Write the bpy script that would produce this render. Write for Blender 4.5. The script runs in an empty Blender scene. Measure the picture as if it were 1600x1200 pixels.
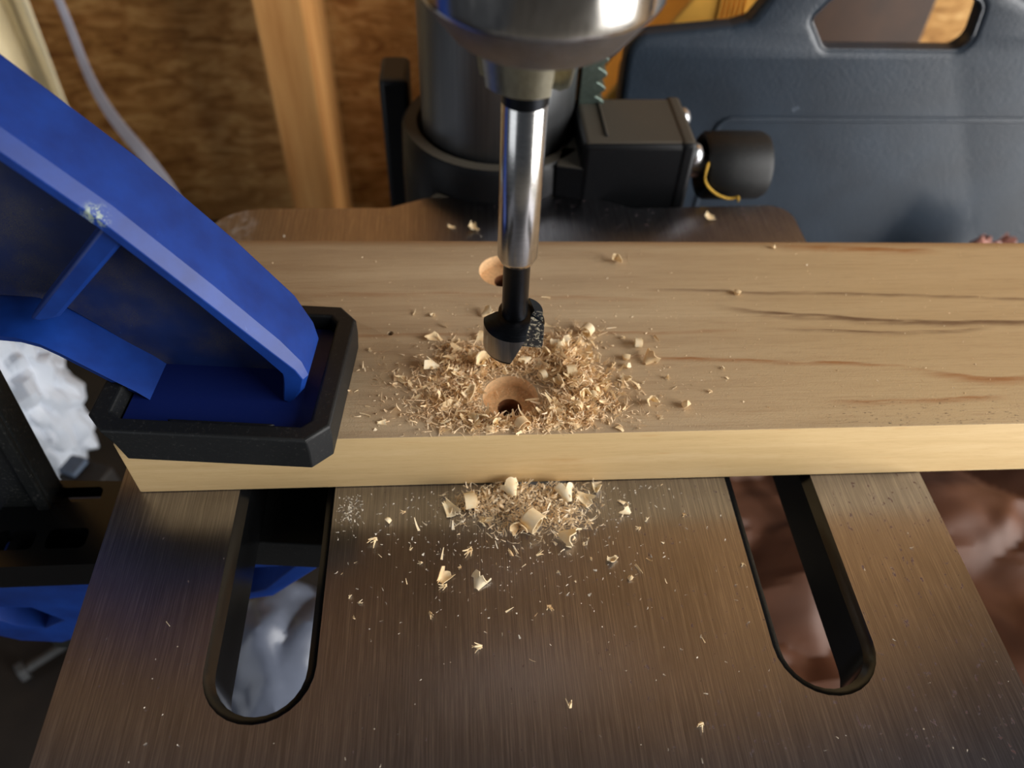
import bpy, bmesh, math, random
from mathutils import Vector, Matrix, noise

# ------------------------------------------------------------------ camera, world, lights, exposure
S = 0.001                       # everything below is written in millimetres
scene = bpy.context.scene
C = scene.collection

def look_axes(pitch, roll, yaw):
    cy, sy = math.cos(yaw), math.sin(yaw)
    f = Vector((sy * math.cos(pitch), cy * math.cos(pitch), -math.sin(pitch)))
    r0 = Vector((cy, -sy, 0.0)); u0 = r0.cross(f)
    r = r0 * math.cos(roll) + u0 * math.sin(roll)
    u = -r0 * math.sin(roll) + u0 * math.cos(roll)
    return r, u, f

cam_d = bpy.data.cameras.new('camera')
cam = bpy.data.objects.new('camera', cam_d); C.objects.link(cam)
r_, u_, f_ = look_axes(0.844934, 0.0508838, 0.0980047)
m3 = Matrix((r_, u_, -f_)).transposed()
cam.matrix_world = Matrix.Translation(Vector((-16.918, -121.546, 161.692)) * S) @ m3.to_4x4()
cam_d.sensor_width = 36.0
cam_d.lens = 1221.3 / 1600 * 36.0
cam_d.clip_start = 0.005; cam_d.clip_end = 50
cam_d.dof.use_dof = True
cam_d.dof.focus_distance = 0.172
cam_d.dof.aperture_fstop = 13.0
scene.camera = cam

world = bpy.data.worlds.new('world'); scene.world = world
world.use_nodes = True
bg = world.node_tree.nodes['Background']
bg.inputs[0].default_value = (0.78, 0.86, 1.0, 1); bg.inputs[1].default_value = 0.055

def area(name, loc, target, sx, sy, power, col):
    d = bpy.data.lights.new(name, 'AREA'); d.shape = 'RECTANGLE'; d.size = sx; d.size_y = sy
    d.energy = power; d.color = col
    o = bpy.data.objects.new(name, d); C.objects.link(o)
    o.location = loc
    o.rotation_euler = (Vector(target) - Vector(loc)).to_track_quat('-Z', 'Y').to_euler()
    return o
area('daylight_doorway', (1.80, -0.80, 0.38), (0, -0.05, 0.25), 1.5, 2.4, 116, (1.0, 0.975, 0.945))
area('daylight_window', (-1.75, -1.15, 0.40), (0, 0.05, 0.25), 1.2, 1.9, 9.5, (0.90, 0.94, 1.0))

scene.view_settings.view_transform = 'Standard'
scene.view_settings.look = 'None'
scene.view_settings.exposure = 0.0
scene.view_settings.gamma = 1.0
scene.view_settings.use_curve_mapping = False

# ------------------------------------------------------------------ helpers
def srgb(r, g, b):
    f = lambda c: (c / 255 / 12.92) if c / 255 <= 0.04045 else ((c / 255 + 0.055) / 1.055) ** 2.4
    return (f(r), f(g), f(b), 1.0)

class Mat:
    """small wrapper to write node materials tersely; vectors are object coordinates in millimetres"""
    def __init__(s, name):
        s.m = bpy.data.materials.new(name); s.m.use_nodes = True
        s.t = s.m.node_tree; s.b = s.t.nodes['Principled BSDF']
        tc = s.t.nodes.new('ShaderNodeTexCoord')
        mp = s.t.nodes.new('ShaderNodeVectorMath'); mp.operation = 'SCALE'; mp.inputs[3].default_value = 1000.0
        s.t.links.new(tc.outputs['Object'], mp.inputs[0]); s.co = mp.outputs[0]
    def link(s, a, b):
        if hasattr(a, 'is_output'): s.t.links.new(a, b)
        else: b.default_value = a
    def scale(s, sx, sy, sz):
        n = s.t.nodes.new('ShaderNodeVectorMath'); n.operation = 'MULTIPLY'
        s.t.links.new(s.co, n.inputs[0]); n.inputs[1].default_value = (sx, sy, sz); return n.outputs[0]
    def noise(s, vec=None, scale=1.0, detail=3.0, rough=0.5, dist=0.0):
        n = s.t.nodes.new('ShaderNodeTexNoise'); s.t.links.new(vec if vec is not None else s.co, n.inputs['Vector'])
        n.inputs['Scale'].default_value = scale; n.inputs['Detail'].default_value = detail
        n.inputs['Roughness'].default_value = rough; n.inputs['Distortion'].default_value = dist
        return n.outputs['Fac']
    def voronoi(s, vec=None, scale=1.0, out='Color', feature='F1'):
        n = s.t.nodes.new('ShaderNodeTexVoronoi'); s.t.links.new(vec if vec is not None else s.co, n.inputs['Vector'])
        n.feature = feature; n.inputs['Scale'].default_value = scale; return n.outputs[out]
    def ramp(s, fac, stops, interp='LINEAR'):
        n = s.t.nodes.new('ShaderNodeValToRGB'); s.link(fac, n.inputs[0]); e = n.color_ramp.elements
        n.color_ramp.interpolation = interp
        while len(e) < len(stops): e.new(0.5)
        for i, (p, c) in enumerate(stops):
            e[i].position = p; e[i].color = c if not isinstance(c, (int, float)) else (c, c, c, 1)
        return n.outputs[0]
    def mix(s, fac, a, b, blend='MIX'):
        n = s.t.nodes.new('ShaderNodeMix'); n.data_type = 'RGBA'; n.blend_type = blend
        s.link(fac, n.inputs[0]); s.link(a, n.inputs[6]); s.link(b, n.inputs[7]); return n.outputs[2]
    def math(s, op, a, b=0.0, clamp=False):
        n = s.t.nodes.new('ShaderNodeMath'); n.operation = op; n.use_clamp = clamp
        s.link(a, n.inputs[0]); s.link(b, n.inputs[1]); return n.outputs[0]
    def xyz(s):
        n = s.t.nodes.new('ShaderNodeSeparateXYZ'); s.t.links.new(s.co, n.inputs[0]); return n.outputs
    def step(s, v, a, b):
        n = s.t.nodes.new('ShaderNodeMapRange'); n.interpolation_type = 'SMOOTHSTEP'
        s.link(v, n.inputs[0]); n.inputs[1].default_value = a; n.inputs[2].default_value = b; return n.outputs[0]
    def bump(s, h, strength=0.3, dist=0.1):
        n = s.t.nodes.new('ShaderNodeBump'); s.link(h, n.inputs['Height'])
        n.inputs['Strength'].default_value = strength; n.inputs['Distance'].default_value = dist * S
        s.t.links.new(n.outputs[0], s.b.inputs['Normal'])
    def set(s, **k):
        names = dict(color='Base Color', rough='Roughness', metal='Metallic', spec='Specular IOR Level', alpha='Alpha',
                     aniso='Anisotropic', trans='Transmission Weight', sheen='Sheen Weight', coat='Coat Weight', sss='Subsurface Weight')
        for a, v in k.items(): s.link(v, s.b.inputs[names[a]])
        return s.m

def plain(name, col, rough=0.5, metal=0.0, spec=0.5, bump=0.0, bscale=2.0, vary=0.25):
    M = Mat(name); n = M.noise(scale=bscale, detail=4)
    lo = tuple(c * (1 - vary) for c in col[:3]) + (1,); hi = tuple(min(1, c * (1 + vary)) for c in col[:3]) + (1,)
    M.set(color=M.ramp(n, [(0.3, lo), (0.7, hi)]), rough=rough, metal=metal, spec=spec)
    if bump: M.bump(n, bump, 0.2)
    return M.m

# ------------------------------------------------------------------ materials
def wood_board(front=False):
    M = Mat('pine_front' if front else 'pine_top')
    x, y, z = M.xyz()
    if front:
        g = M.noise(M.scale(0.02, 0.3, 0.35), 1.0, 6, 0.65, 0.6)
        c = M.ramp(g, [(0.3, srgb(210, 178, 126)), (0.5, srgb(219, 187, 134)), (0.72, srgb(227, 197, 146))])
        fine = M.noise(M.scale(0.25, 2, 5), 1.0, 3, 0.6)
        c = M.mix(M.math('MULTIPLY', M.step(fine, 0.5, 0.75), 0.30), c, srgb(184, 140, 88))
        kn = M.noise(M.scale(0.06, 1, 0.5), 1.0, 3, 0.6)
        c = M.mix(M.math('MULTIPLY', M.step(kn, 0.62, 0.78), 0.28), c, srgb(196, 132, 66))
        M.bump(fine, 0.15, 0.15)
    else:
        g = M.noise(M.scale(0.010, 0.16, 0.1), 1.0, 5, 0.6)
        c = M.ramp(g, [(0.28, srgb(172, 148, 118)), (0.5, srgb(187, 163, 131)), (0.72, srgb(199, 177, 144))])
        # warmer and yellower away from the clamp
        c = M.mix(M.step(x, 0.0, 110.0), c, M.mix(0.6, c, srgb(196, 168, 120)))
        fine = M.noise(M.scale(0.09, 4.0, 1), 1.0, 4, 0.65)
        c = M.mix(M.math('MULTIPLY', M.step(fine, 0.48, 0.72), 0.38), c, srgb(146, 112, 80))
        # growth-ring streaks, each with its own shape
        wob = M.math('MULTIPLY', M.math('SUBTRACT', M.noise(M.scale(0.05, 0.02, 0.02), 1.0, 3), 0.5), 3.0)
        brk = M.noise(M.scale(0.06, 0.7, 0.1), 1.0, 4, 0.6)
        def streak(c, P, w, x0, x1, col, k):
            (xa, ya), (xb, yb), (xc, yc) = P
            den = (xa - xb) * (xa - xc) * (xb - xc)
            A = (xc * (yb - ya) + xb * (ya - yc) + xa * (yc - yb)) / den
            B = (xc * xc * (ya - yb) + xb * xb * (yc - ya) + xa * xa * (yb - yc)) / den
            D = (xb * xc * (xb - xc) * ya + xc * xa * (xc - xa) * yb + xa * xb * (xa - xb) * yc) / den
            q = M.math('ADD', M.math('MULTIPLY', x, M.math('ADD', M.math('MULTIPLY', x, A), B)), D)
            d = M.math('SUBTRACT', M.math('ADD', y, wob), q)
            up = M.step(d, w * 0.5, -w * 0.1)                 # sharp on one side ...
            dn = M.step(d, -w * 3.0, 0.0)                     # ... soft on the other
            mk = M.math('MULTIPLY', up, dn)
            mk = M.math('MULTIPLY', mk, M.math('MULTIPLY', M.step(x, x0, x0 + 22), M.step(x, x1, x1 - 14)))
            mk = M.math('MULTIPLY', mk, M.math('MULTIPLY', M.step(brk, 0.25, 0.62), k))
            return M.mix(mk, c, col)
        dk = srgb(92, 62, 42); br = srgb(150, 92, 40)
        c = streak(c, [(43, 37.5), (91, 34.8), (140, 31.6)], 0.55, 30, 230, dk, 0.75)
        c = streak(c, [(51, 31.3), (74, 27.0), (123, 22.6)], 1.1, 48, 150, dk, 0.9)
        c = streak(c, [(64, 22.3), (98, 19.5), (121, 19.7)], 0.6, 60, 128, dk, 0.8)
        c = streak(c, [(36, 12.4), (61, 10.3), (85, 8.3)], 0.6, 20, 100, br, 0.8)
        c = streak(c, [(98, 6.4), (112, 3.1), (125, 2.3)], 1.2, 90, 170, br, 0.9)
        c = streak(c, [(76, -3.8), (92, -4.1), (109, -3.8)], 0.7, 66, 120, br, 0.8)
        c = streak(c, [(-90, 24), (-30, 22), (40, 21.3)], 0.6, -100, 60, br, 0.45)
        c = streak(c, [(-60, 38), (-10, 37), (30, 34.0)], 0.8, -80, 40, br, 0.35)
        c = streak(c, [(85, 55.2), (100, 54.6), (112, 54.0)], 1.4, 70, 128, br, 0.9)
        # dirty specks by the front edge, brown rim at the back edge
        sp = M.noise(M.scale(0.6, 2.2, 1), 1.0, 3, 0.7)
        near = M.math('MULTIPLY', M.step(y, 0.0, -8.0), M.math('MULTIPLY', M.step(x, 55, 80), M.step(x, 140, 110)))
        c = M.mix(M.math('MULTIPLY', M.math('MULTIPLY', M.step(sp, 0.60, 0.68), near), 0.8), c, srgb(58, 44, 34))
        edge = M.step(M.math('ADD', y, M.math('MULTIPLY', x, 0.0223)), 56.0, 59.4)
        c = M.mix(M.math('MULTIPLY', edge, 0.55), c, srgb(150, 104, 58))
        M.bump(M.math('ADD', fine, M.math('MULTIPLY', M.noise(scale=3.0, detail=4), 0.8)), 0.4, 0.25)
    M.set(color=c, rough=0.55 if not front else 0.6, spec=0.35)
    return M.m

def steel_table():
    M = Mat('brushed_table_steel')
    x, y, z = M.xyz()
    br = M.noise(M.scale(3.2, 0.035, 1), 1.0, 5, 0.7)
    br2 = M.noise(M.scale(9.0, 0.12, 1), 1.0, 3, 0.7)
    big = M.noise(M.scale(0.03, 0.02, 0.02), 1.0, 4, 0.6)
    b = M.math('ADD', M.math('MULTIPLY', br, 0.6), M.math('MULTIPLY', br2, 0.4))
    c = M.ramp(b, [(0.3, srgb(120, 119, 126)), (0.5, srgb(154, 153, 160)), (0.72, srgb(208, 206, 211))])
    c = M.mix(M.math('MULTIPLY', M.step(big, 0.45, 0.7), 0.35), c, srgb(118, 114, 112))
    # rust specks, denser to the right
    sp = M.noise(M.scale(0.9, 0.55, 0.3), 1.0, 3, 0.6)
    dens = M.math('ADD', M.math('MULTIPLY', M.step(x, -60, 100), 0.07), -0.01)
    rust = M.step(M.math('ADD', sp, dens), 0.70, 0.75)
    c = M.mix(M.math('MULTIPLY', rust, 0.8), c, srgb(74, 30, 14))
    # pale dusty smears near the left edge
    dx = M.math('ADD', x, 89.0); dy = M.math('MULTIPLY', M.math('ADD', y, 47.0), 0.32)
    rad = M.math('ADD', M.math('MULTIPLY', dx, dx), M.math('MULTIPLY', dy, dy))
    sm = M.math('MULTIPLY', M.step(rad, 75.0, 4.0), M.step(M.noise(M.scale(0.16, 0.13, 1), 1.0, 5, 0.65), 0.42, 0.68))
    c = M.mix(M.math('MULTIPLY', sm, 0.75), c, srgb(170, 175, 182))
    metal = M.math('SUBTRACT', 1.0, M.math('MAXIMUM', M.math('MULTIPLY', rust, 0.9), M.math('MULTIPLY', sm, 0.45)))
    rough = M.math('ADD', M.math('MULTIPLY', br, 0.15), 0.24)
    M.bump(b, 0.10, 0.12)
    M.b.inputs['Tangent'].default_value = (1, 0, 0)
    tg = M.t.nodes.new('ShaderNodeCombineXYZ'); tg.inputs[0].default_value = 1.0; M.t.links.new(tg.outputs[0], M.b.inputs['Tangent'])
    M.set(color=c, metal=metal, rough=rough, aniso=0.8)
    return M.m

def osb():
    M = Mat('strand_board')
    warp = M.noise(M.scale(0.012, 0.012, 0.012), 1.0, 3)
    v1 = M.voronoi(M.scale(0.035, 0.02, 0.085), 1.0)
    v2 = M.voronoi(M.scale(0.08, 0.02, 0.04), 1.0)
    n = M.noise(M.scale(0.03, 0.03, 0.09), 1.0, 6, 0.65, 1.5)
    a = M.ramp(n, [(0.3, srgb(120, 80, 38)), (0.5, srgb(176, 130, 74)), (0.7, srgb(214, 172, 112))])
    bw = M.t.nodes.new('ShaderNodeRGBToBW'); M.t.links.new(M.mix(0.5, v1, v2), bw.inputs[0])
    c = M.mix(0.5, a, bw.outputs[0], 'SOFT_LIGHT')
    c = M.mix(M.step(warp, 0.55, 0.75), c, srgb(120, 74, 34))
    M.bump(n, 0.4, 1.0)
    M.set(color=c, rough=0.7, spec=0.2)
    return M.m

def stud_wood():
    M = Mat('stud_pine')
    g = M.noise(M.scale(0.12, 0.12, 0.008), 1.0, 5, 0.6)
    c = M.ramp(g, [(0.3, srgb(176, 118, 62)), (0.5, srgb(206, 150, 88)), (0.75, srgb(224, 172, 108))])
    M.set(color=c, rough=0.6, spec=0.3); return M.m

def blue_plastic(dusty=False):
    M = Mat('blue_plastic_shaded_dusty' if dusty else 'blue_plastic')
    n = M.noise(scale=6.0, detail=3); big = M.noise(scale=0.09, detail=4, rough=0.6)
    c = M.ramp(big, [(0.3, srgb(6, 38, 104)), (0.7, srgb(12, 54, 132))])
    if dusty:  # dust, plus a dark tone that paints the shade of the pockets
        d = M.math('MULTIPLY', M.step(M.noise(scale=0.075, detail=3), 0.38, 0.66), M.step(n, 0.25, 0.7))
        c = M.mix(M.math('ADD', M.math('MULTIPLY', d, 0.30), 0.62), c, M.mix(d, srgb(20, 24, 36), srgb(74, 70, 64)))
    sc = M.step(M.noise(scale=0.7, detail=4, rough=0.7), 0.70, 0.76)
    c = M.mix(M.math('MULTIPLY', sc, 0.35), c, srgb(96, 130, 200))
    if not dusty:      # greenish-white knock on the bevel of the arm
        vd = M.t.nodes.new('ShaderNodeVectorMath'); vd.operation = 'DISTANCE'; M.t.links.new(M.co, vd.inputs[0]); vd.inputs[1].default_value = (58.9, -15.0, 145.0)
        k = M.math('MULTIPLY', M.step(vd.outputs['Value'], 3.2, 1.2), M.step(M.noise(scale=0.9, detail=4, rough=0.7), 0.45, 0.58))
        c = M.mix(M.math('MULTIPLY', k, 0.8), c, srgb(150, 164, 140))
    M.bump(n, 0.12, 0.15)
    M.set(color=c, rough=0.48, spec=0.4); return M.m

def black_mat(name, col, rough, specks=0.25, spec=0.4, dust=0.0):
    M = Mat(name); n = M.noise(scale=1.3, detail=5, rough=0.7); f = M.noise(scale=5.0, detail=2)
    c = M.mix(M.math('MULTIPLY', M.step(n, 0.55, 0.75), specks), col, srgb(104, 102, 98))
    if dust:
        ge = M.t.nodes.new('ShaderNodeNewGeometry'); sx = M.t.nodes.new('ShaderNodeSeparateXYZ'); M.t.links.new(ge.outputs['True Normal'], sx.inputs[0])
        k = M.math('MULTIPLY', M.step(sx.outputs[2], 0.75, 0.98), M.math('ADD', M.math('MULTIPLY', f, 0.5), 0.3))
        c = M.mix(M.math('MULTIPLY', k, dust), c, srgb(150, 140, 122)); rough = M.math('ADD', M.math('MULTIPLY', k, 0.5), rough)
    M.bump(f, 0.12, 0.12); M.set(color=c, rough=rough, spec=spec); return M.m

def case_plastic():
    M = Mat('case_plastic')
    f = M.noise(scale=0.9, detail=3, rough=0.6); n = M.noise(scale=0.03, detail=4)
    c = M.ramp(n, [(0.3, srgb(28, 38, 49)), (0.7, srgb(40, 52, 65))])
    st = M.noise(M.scale(0.045, 0.03, 0.028), 1.0, 5, 0.7)
    x, y, z = M.xyz()
    dx = M.math('SUBTRACT', x, 203.0); dz = M.math('MULTIPLY', M.math('ADD', z, 14.0), 0.7)
    rr = M.math('ADD', M.math('MULTIPLY', dx, dx), M.math('MULTIPLY', dz, dz))
    blot = M.math('MULTIPLY', M.step(rr, 330.0, 60.0), M.step(M.noise(scale=0.09, detail=4, rough=0.6), 0.48, 0.56))
    c = M.mix(M.math('MULTIPLY', blot, 0.75), c, srgb(12, 16, 22))
    sc = M.step(M.noise(M.scale(0.10, 0.1, 0.13), 1.0, 3, 0.6), 0.72, 0.76)
    c = M.mix(M.math('MULTIPLY', sc, 0.4), c, srgb(120, 132, 148))
    M.bump(f, 0.35, 0.5)
    M.set(color=c, rough=0.42, spec=0.5); return M.m

def metal(name, col, rough, streak=None, rust=0.0):
    M = Mat(name); v = M.scale(*(streak or (1, 1, 1)))
    n = M.noise(v, 1.0, 4, 0.6)
    lo = tuple(k * 0.75 for k in col[:3]) + (1,)
    c = M.ramp(n, [(0.3, lo), (0.7, col)])
    mt = 1.0
    if rust:
        z = M.xyz()[2]
        ring = M.math('MULTIPLY', M.step(M.math('ABSOLUTE', M.math('SUBTRACT', z, 114.0)), 1.3, 0.2), M.step(M.noise(scale=0.4, detail=4), 0.3, 0.6))
        ring = M.math('MULTIPLY', ring, rust)
        c = M.mix(ring, c, srgb(112, 66, 34)); mt = M.math('SUBTRACT', 1.0, ring)
    M.bump(n, 0.05, 0.05)
    M.set(color=c, metal=mt, rough=M.math('ADD', M.math('MULTIPLY', n, 0.12), rough)); return M.m

def shaving_mat(name, a, b, c3):
    M = Mat(name)
    info = M.t.nodes.new('ShaderNodeObjectInfo')
    n = M.noise(scale=0.8, detail=3)
    f = M.math('ADD', M.math('MULTIPLY', n, 0.7), M.math('MULTIPLY', info.outputs['Random'], 0.3))
    c = M.ramp(f, [(0.25, a), (0.5, b), (0.75, c3)])
    M.set(color=c, rough=0.6, spec=0.3)
    tr = M.t.nodes.new('ShaderNodeBsdfTranslucent'); M.t.links.new(c, tr.inputs[0])
    mx = M.t.nodes.new('ShaderNodeMixShader'); mx.inputs[0].default_value = 0.22
    M.t.links.new(M.b.outputs[0], mx.inputs[1]); M.t.links.new(tr.outputs[0], mx.inputs[2])
    out = [k for k in M.t.nodes if k.type == 'OUTPUT_MATERIAL'][0]
    M.t.links.new(mx.outputs[0], out.inputs[0]); return M.m

def speckled_cutter():
    M = Mat('cutter_face'); n = M.noise(scale=1.6, detail=4, rough=0.7)
    k = M.step(n, 0.50, 0.62)
    c = M.mix(k, srgb(96, 100, 106), srgb(196, 186, 158))
    M.set(color=c, metal=M.math('SUBTRACT', 1.0, M.math('MULTIPLY', k, 0.9)), rough=0.45); return M.m

MT = dict(
    top=wood_board(), front=wood_board(True), steel=steel_table(), osb=osb(), stud=stud_wood(),
    bore=plain('bored_wood', srgb(222, 184, 138), 0.65, vary=0.15, bscale=1.2, bump=0.2),
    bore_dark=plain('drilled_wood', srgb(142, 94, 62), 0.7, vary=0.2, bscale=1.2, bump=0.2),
    blue=blue_plastic(), blue_shade_dust=blue_plastic(True),
    blue_shade=black_mat('shaded_blue_plastic', srgb(9, 27, 88), 0.5, 0.05),  # jaw foot: clamp blue darkened to paint the shade inside the pad tray
    rubber=black_mat('black_rubber', srgb(16, 18, 19), 0.55, 0.22),
    paint=black_mat('black_gloss_paint', srgb(10, 11, 12), 0.22, 0.05, 0.5),
    cast=black_mat('black_cast_iron', srgb(9, 11, 14), 0.46, 0.08, 0.30, dust=0.42),
    bar=black_mat('black_bar_steel', srgb(22, 24, 24), 0.4, 0.5),
    case=case_plastic(),
    column=metal('column_steel', srgb(122, 124, 126), 0.36, (2.5, 2.5, 0.02)),
    chuck=metal('chuck_steel', srgb(196, 192, 186), 0.10, (1.6, 1.6, 0.3), 0.8),
    nose=metal('chuck_nose_steel', srgb(122, 122, 126), 0.40, (0.8, 0.8, 0.4)),
    jaw=metal('jaw_steel', srgb(178, 172, 148), 0.25, (1, 1, 0.5)),
    shank=metal('shank_steel', srgb(216, 214, 210), 0.14, (0.6, 0.6, 6.0)),
    oxide=metal('black_oxide', srgb(44, 46, 50), 0.28, (0.6, 0.6, 6.0)),
    ground=metal('ground_steel', srgb(150, 146, 142), 0.24, (2.5, 2.5, 0.1)),
    cutter=speckled_cutter(),
    rack=metal('rack_zinc', srgb(132, 150, 142), 0.38),
    screw=metal('zinc_screw', srgb(214, 216, 218), 0.25),
    yellow=plain('yellow_plastic', srgb(250, 186, 80), 0.5, vary=0.06, bscale=0.1),
    thread=plain('yellow_thread', srgb(200, 156, 44), 0.7, vary=0.15, bscale=1.0),
    sheet=plain('clear_plastic', srgb(92, 98, 112), 0.3, vary=0.25, bscale=0.03),
    bag=plain('white_bag', srgb(206, 214, 226), 0.45, vary=0.08, bscale=0.06),
    brown=plain('brown_paper', srgb(92, 55, 33), 0.6, vary=0.2, bscale=0.03),
    cream=plain('cream_cloth', srgb(246, 230, 190), 0.8, vary=0.08, bscale=0.05),
    strap=plain('white_strap', srgb(176, 172, 182), 0.5, vary=0.08, bscale=0.1),
    concrete=plain('concrete', srgb(120, 116, 110), 0.8, vary=0.1, bscale=0.01),
    darkwood=plain('dark_wood', srgb(58, 34, 14), 0.6, vary=0.25, bscale=0.05),
    bench=plain('bench_top', srgb(30, 25, 21), 0.7, vary=0.4, bscale=0.05),
    greyblock=plain('grey_blue_block', srgb(78, 92, 112), 0.6, vary=0.1, bscale=0.2),
    dimplastic=plain('grey_plastic', srgb(70, 72, 74), 0.5, vary=0.2, bscale=0.3),
    pink=plain('pink_wrapper', srgb(170, 116, 102), 0.35, vary=0.35, bscale=0.15),
    chip=shaving_mat('shaving', srgb(240, 208, 158), srgb(250, 229, 186), srgb(254, 244, 218)),
    dust=shaving_mat('sawdust', srgb(236, 224, 200), srgb(246, 238, 220), srgb(255, 252, 244)),
    fluff=shaving_mat('fluff', srgb(240, 202, 154), srgb(251, 226, 186), srgb(255, 244, 220)),
)

# ------------------------------------------------------------------ mesh helpers (mm in, metres out)
def smooth(me, ang=40):
    me.shade_smooth(); me.set_sharp_from_angle(angle=math.radians(ang))

def add(name, verts, faces, mat, parent=None, ang=40, bevel=0.0, segs=2):
    me = bpy.data.meshes.new(name)
    base = parent['_base'] if parent is not None else (0, 0, 0)
    me.from_pydata([((v[0] - base[0]) * S, (v[1] - base[1]) * S, (v[2] - base[2]) * S) for v in verts], [], faces)
    me.update(); bm = bmesh.new(); bm.from_mesh(me); bmesh.ops.recalc_face_normals(bm, faces=bm.faces); bm.to_mesh(me); bm.free()
    smooth(me, ang)
    me.materials.append(MT[mat] if isinstance(mat, str) else mat)
    o = bpy.data.objects.new(name, me); C.objects.link(o)
    if parent is not None: o.parent = parent
    if bevel:
        b = o.modifiers.new('bevel', 'BEVEL'); b.width = bevel * S; b.segments = segs; b.limit_method = 'ANGLE'
        b.angle_limit = math.radians(35); b.harden_normals = False
    if parent is not None: o['_base'] = base
    return o

def clean_base():
    for o in bpy.data.objects:
        if '_base' in o: del o['_base']

def thing(name, label, cat, base=(0, 0, 0), group=None):
    o = bpy.data.objects.new(name, None); C.objects.link(o)
    o.empty_display_size = 0.01
    o.location = Vector(base) * S; o['_base'] = list(base)
    o['label'] = label; o['category'] = cat
    if group: o['group'] = group
    return o

def tag(o, label, cat, group=None, kind=None):
    o['label'] = label; o['category'] = cat
    if group: o['group'] = group
    if kind: o['kind'] = kind
    return o

def recentre(o):
    """move the origin of a one-mesh thing to the bottom centre of its mesh"""
    vs = [v.co for v in o.data.vertices]
    c = Vector(((min(v.x for v in vs) + max(v.x for v in vs)) / 2, (min(v.y for v in vs) + max(v.y for v in vs)) / 2, min(v.z for v in vs)))
    o.data.transform(Matrix.Translation(-c)); o.location = c; return o

def boxgeo(x0, x1, y0, y1, z0, z1):
    v = [(x0, y0, z0), (x1, y0, z0), (x1, y1, z0), (x0, y1, z0), (x0, y0, z1), (x1, y0, z1), (x1, y1, z1), (x0, y1, z1)]
    return v, [(0, 3, 2, 1), (4, 5, 6, 7), (0, 1, 5, 4), (1, 2, 6, 5), (2, 3, 7, 6), (3, 0, 4, 7)]

def join_geo(*gs):
    V, F = [], []
    for v, f in gs:
        b = len(V); V += list(v); F += [tuple(i + b for i in q) for q in f]
    return V, F

def xform(g, M):
    return [tuple(M @ Vector(v)) for v in g[0]], g[1]

def lathe(profile, segs=48, axis='Z', centre=(0, 0, 0), cap=True):
    V, F = [], []
    for r, z in profile:
        for k in range(segs):
            a = 2 * math.pi * k / segs
            p = (r * math.cos(a), r * math.sin(a), z) if axis == 'Z' else (z, r * math.cos(a), r * math.sin(a))
            V.append((p[0] + centre[0], p[1] + centre[1], p[2] + centre[2]))
    n = len(profile)
    for i in range(n - 1):
        for k in range(segs):
            k2 = (k + 1) % segs
            F.append((i * segs + k, i * segs + k2, (i + 1) * segs + k2, (i + 1) * segs + k))
    if cap:
        F.append(tuple(range(segs - 1, -1, -1))); F.append(tuple((n - 1) * segs + k for k in range(segs)))
    return V, F

def prism(poly, d0, d1, fn):
    """extrude 2-D polygon between depths d0,d1; fn(a,b,d) -> xyz"""
    n = len(poly)
    V = [fn(a, b, d0) for a, b in poly] + [fn(a, b, d1) for a, b in poly]
    F = [tuple(range(n)), tuple(range(2 * n - 1, n - 1, -1))]
    F += [(i, (i + 1) % n, n + (i + 1) % n, n + i) for i in range(n)]
    return V, F

def rounded(poly, rads, seg=6):
    out = []; n = len(poly)
    for i in range(n):
        p = Vector(poly[i]); a = Vector(poly[i - 1]); b = Vector(poly[(i + 1) % n]); r = rads[i] if isinstance(rads, (list, tuple)) else rads
        if r <= 0: out.append(tuple(p)); continue
        da = (a - p).normalized(); db = (b - p).normalized(); ang = da.angle(db)
        t = min(r / math.tan(ang / 2), (a - p).length * 0.49, (b - p).length * 0.49); r2 = t * math.tan(ang / 2)
        c = p + (da + db).normalized() * (r2 / math.sin(ang / 2)); s = p + da * t - c; e = p + db * t - c
        w = s.angle_signed(e) if s.length > 0 else 0
        for k in range(seg + 1):
            q = s.copy(); q.rotate(Matrix.Rotation(-w * k / seg, 2)); out.append(tuple(c + q))
    return out

def fill(outer, holes, d0, d1, fn, bevel=0.0, res=3):
    """plate with holes between depths d0 and d1, via a filled 2-D curve; returns geometry in mm"""
    cu = bpy.data.curves.new('tmp', 'CURVE'); cu.dimensions = '2D'; cu.fill_mode = 'BOTH'
    cu.extrude = abs(d1 - d0) / 2 - bevel; cu.bevel_depth = bevel; cu.bevel_resolution = res; cu.offset = -bevel
    for pl in [outer] + holes:
        sp = cu.splines.new('POLY'); sp.points.add(len(pl) - 1); sp.use_cyclic_u = True
        for pt, q in zip(sp.points, pl): pt.co = (q[0], q[1], 0, 1)
    o = bpy.data.objects.new('tmp', cu); C.objects.link(o)
    dg = bpy.context.evaluated_depsgraph_get(); me = bpy.data.meshes.new_from_object(o.evaluated_get(dg))
    bm = bmesh.new(); bm.from_mesh(me); bmesh.ops.remove_doubles(bm, verts=bm.verts, dist=1e-4)
    mid = (d0 + d1) / 2
    V = [fn(v.co.x, v.co.y, mid + v.co.z) for v in bm.verts]; F = [tuple(v.index for v in f.verts) for f in bm.faces]
    bm.free(); bpy.data.objects.remove(o); bpy.data.curves.remove(cu); bpy.data.meshes.remove(me)
    return V, F

def circle(cx, cy, r, n=40):
    return [(cx + r * math.cos(2 * math.pi * k / n), cy + r * math.sin(2 * math.pi * k / n)) for k in range(n)]

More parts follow.
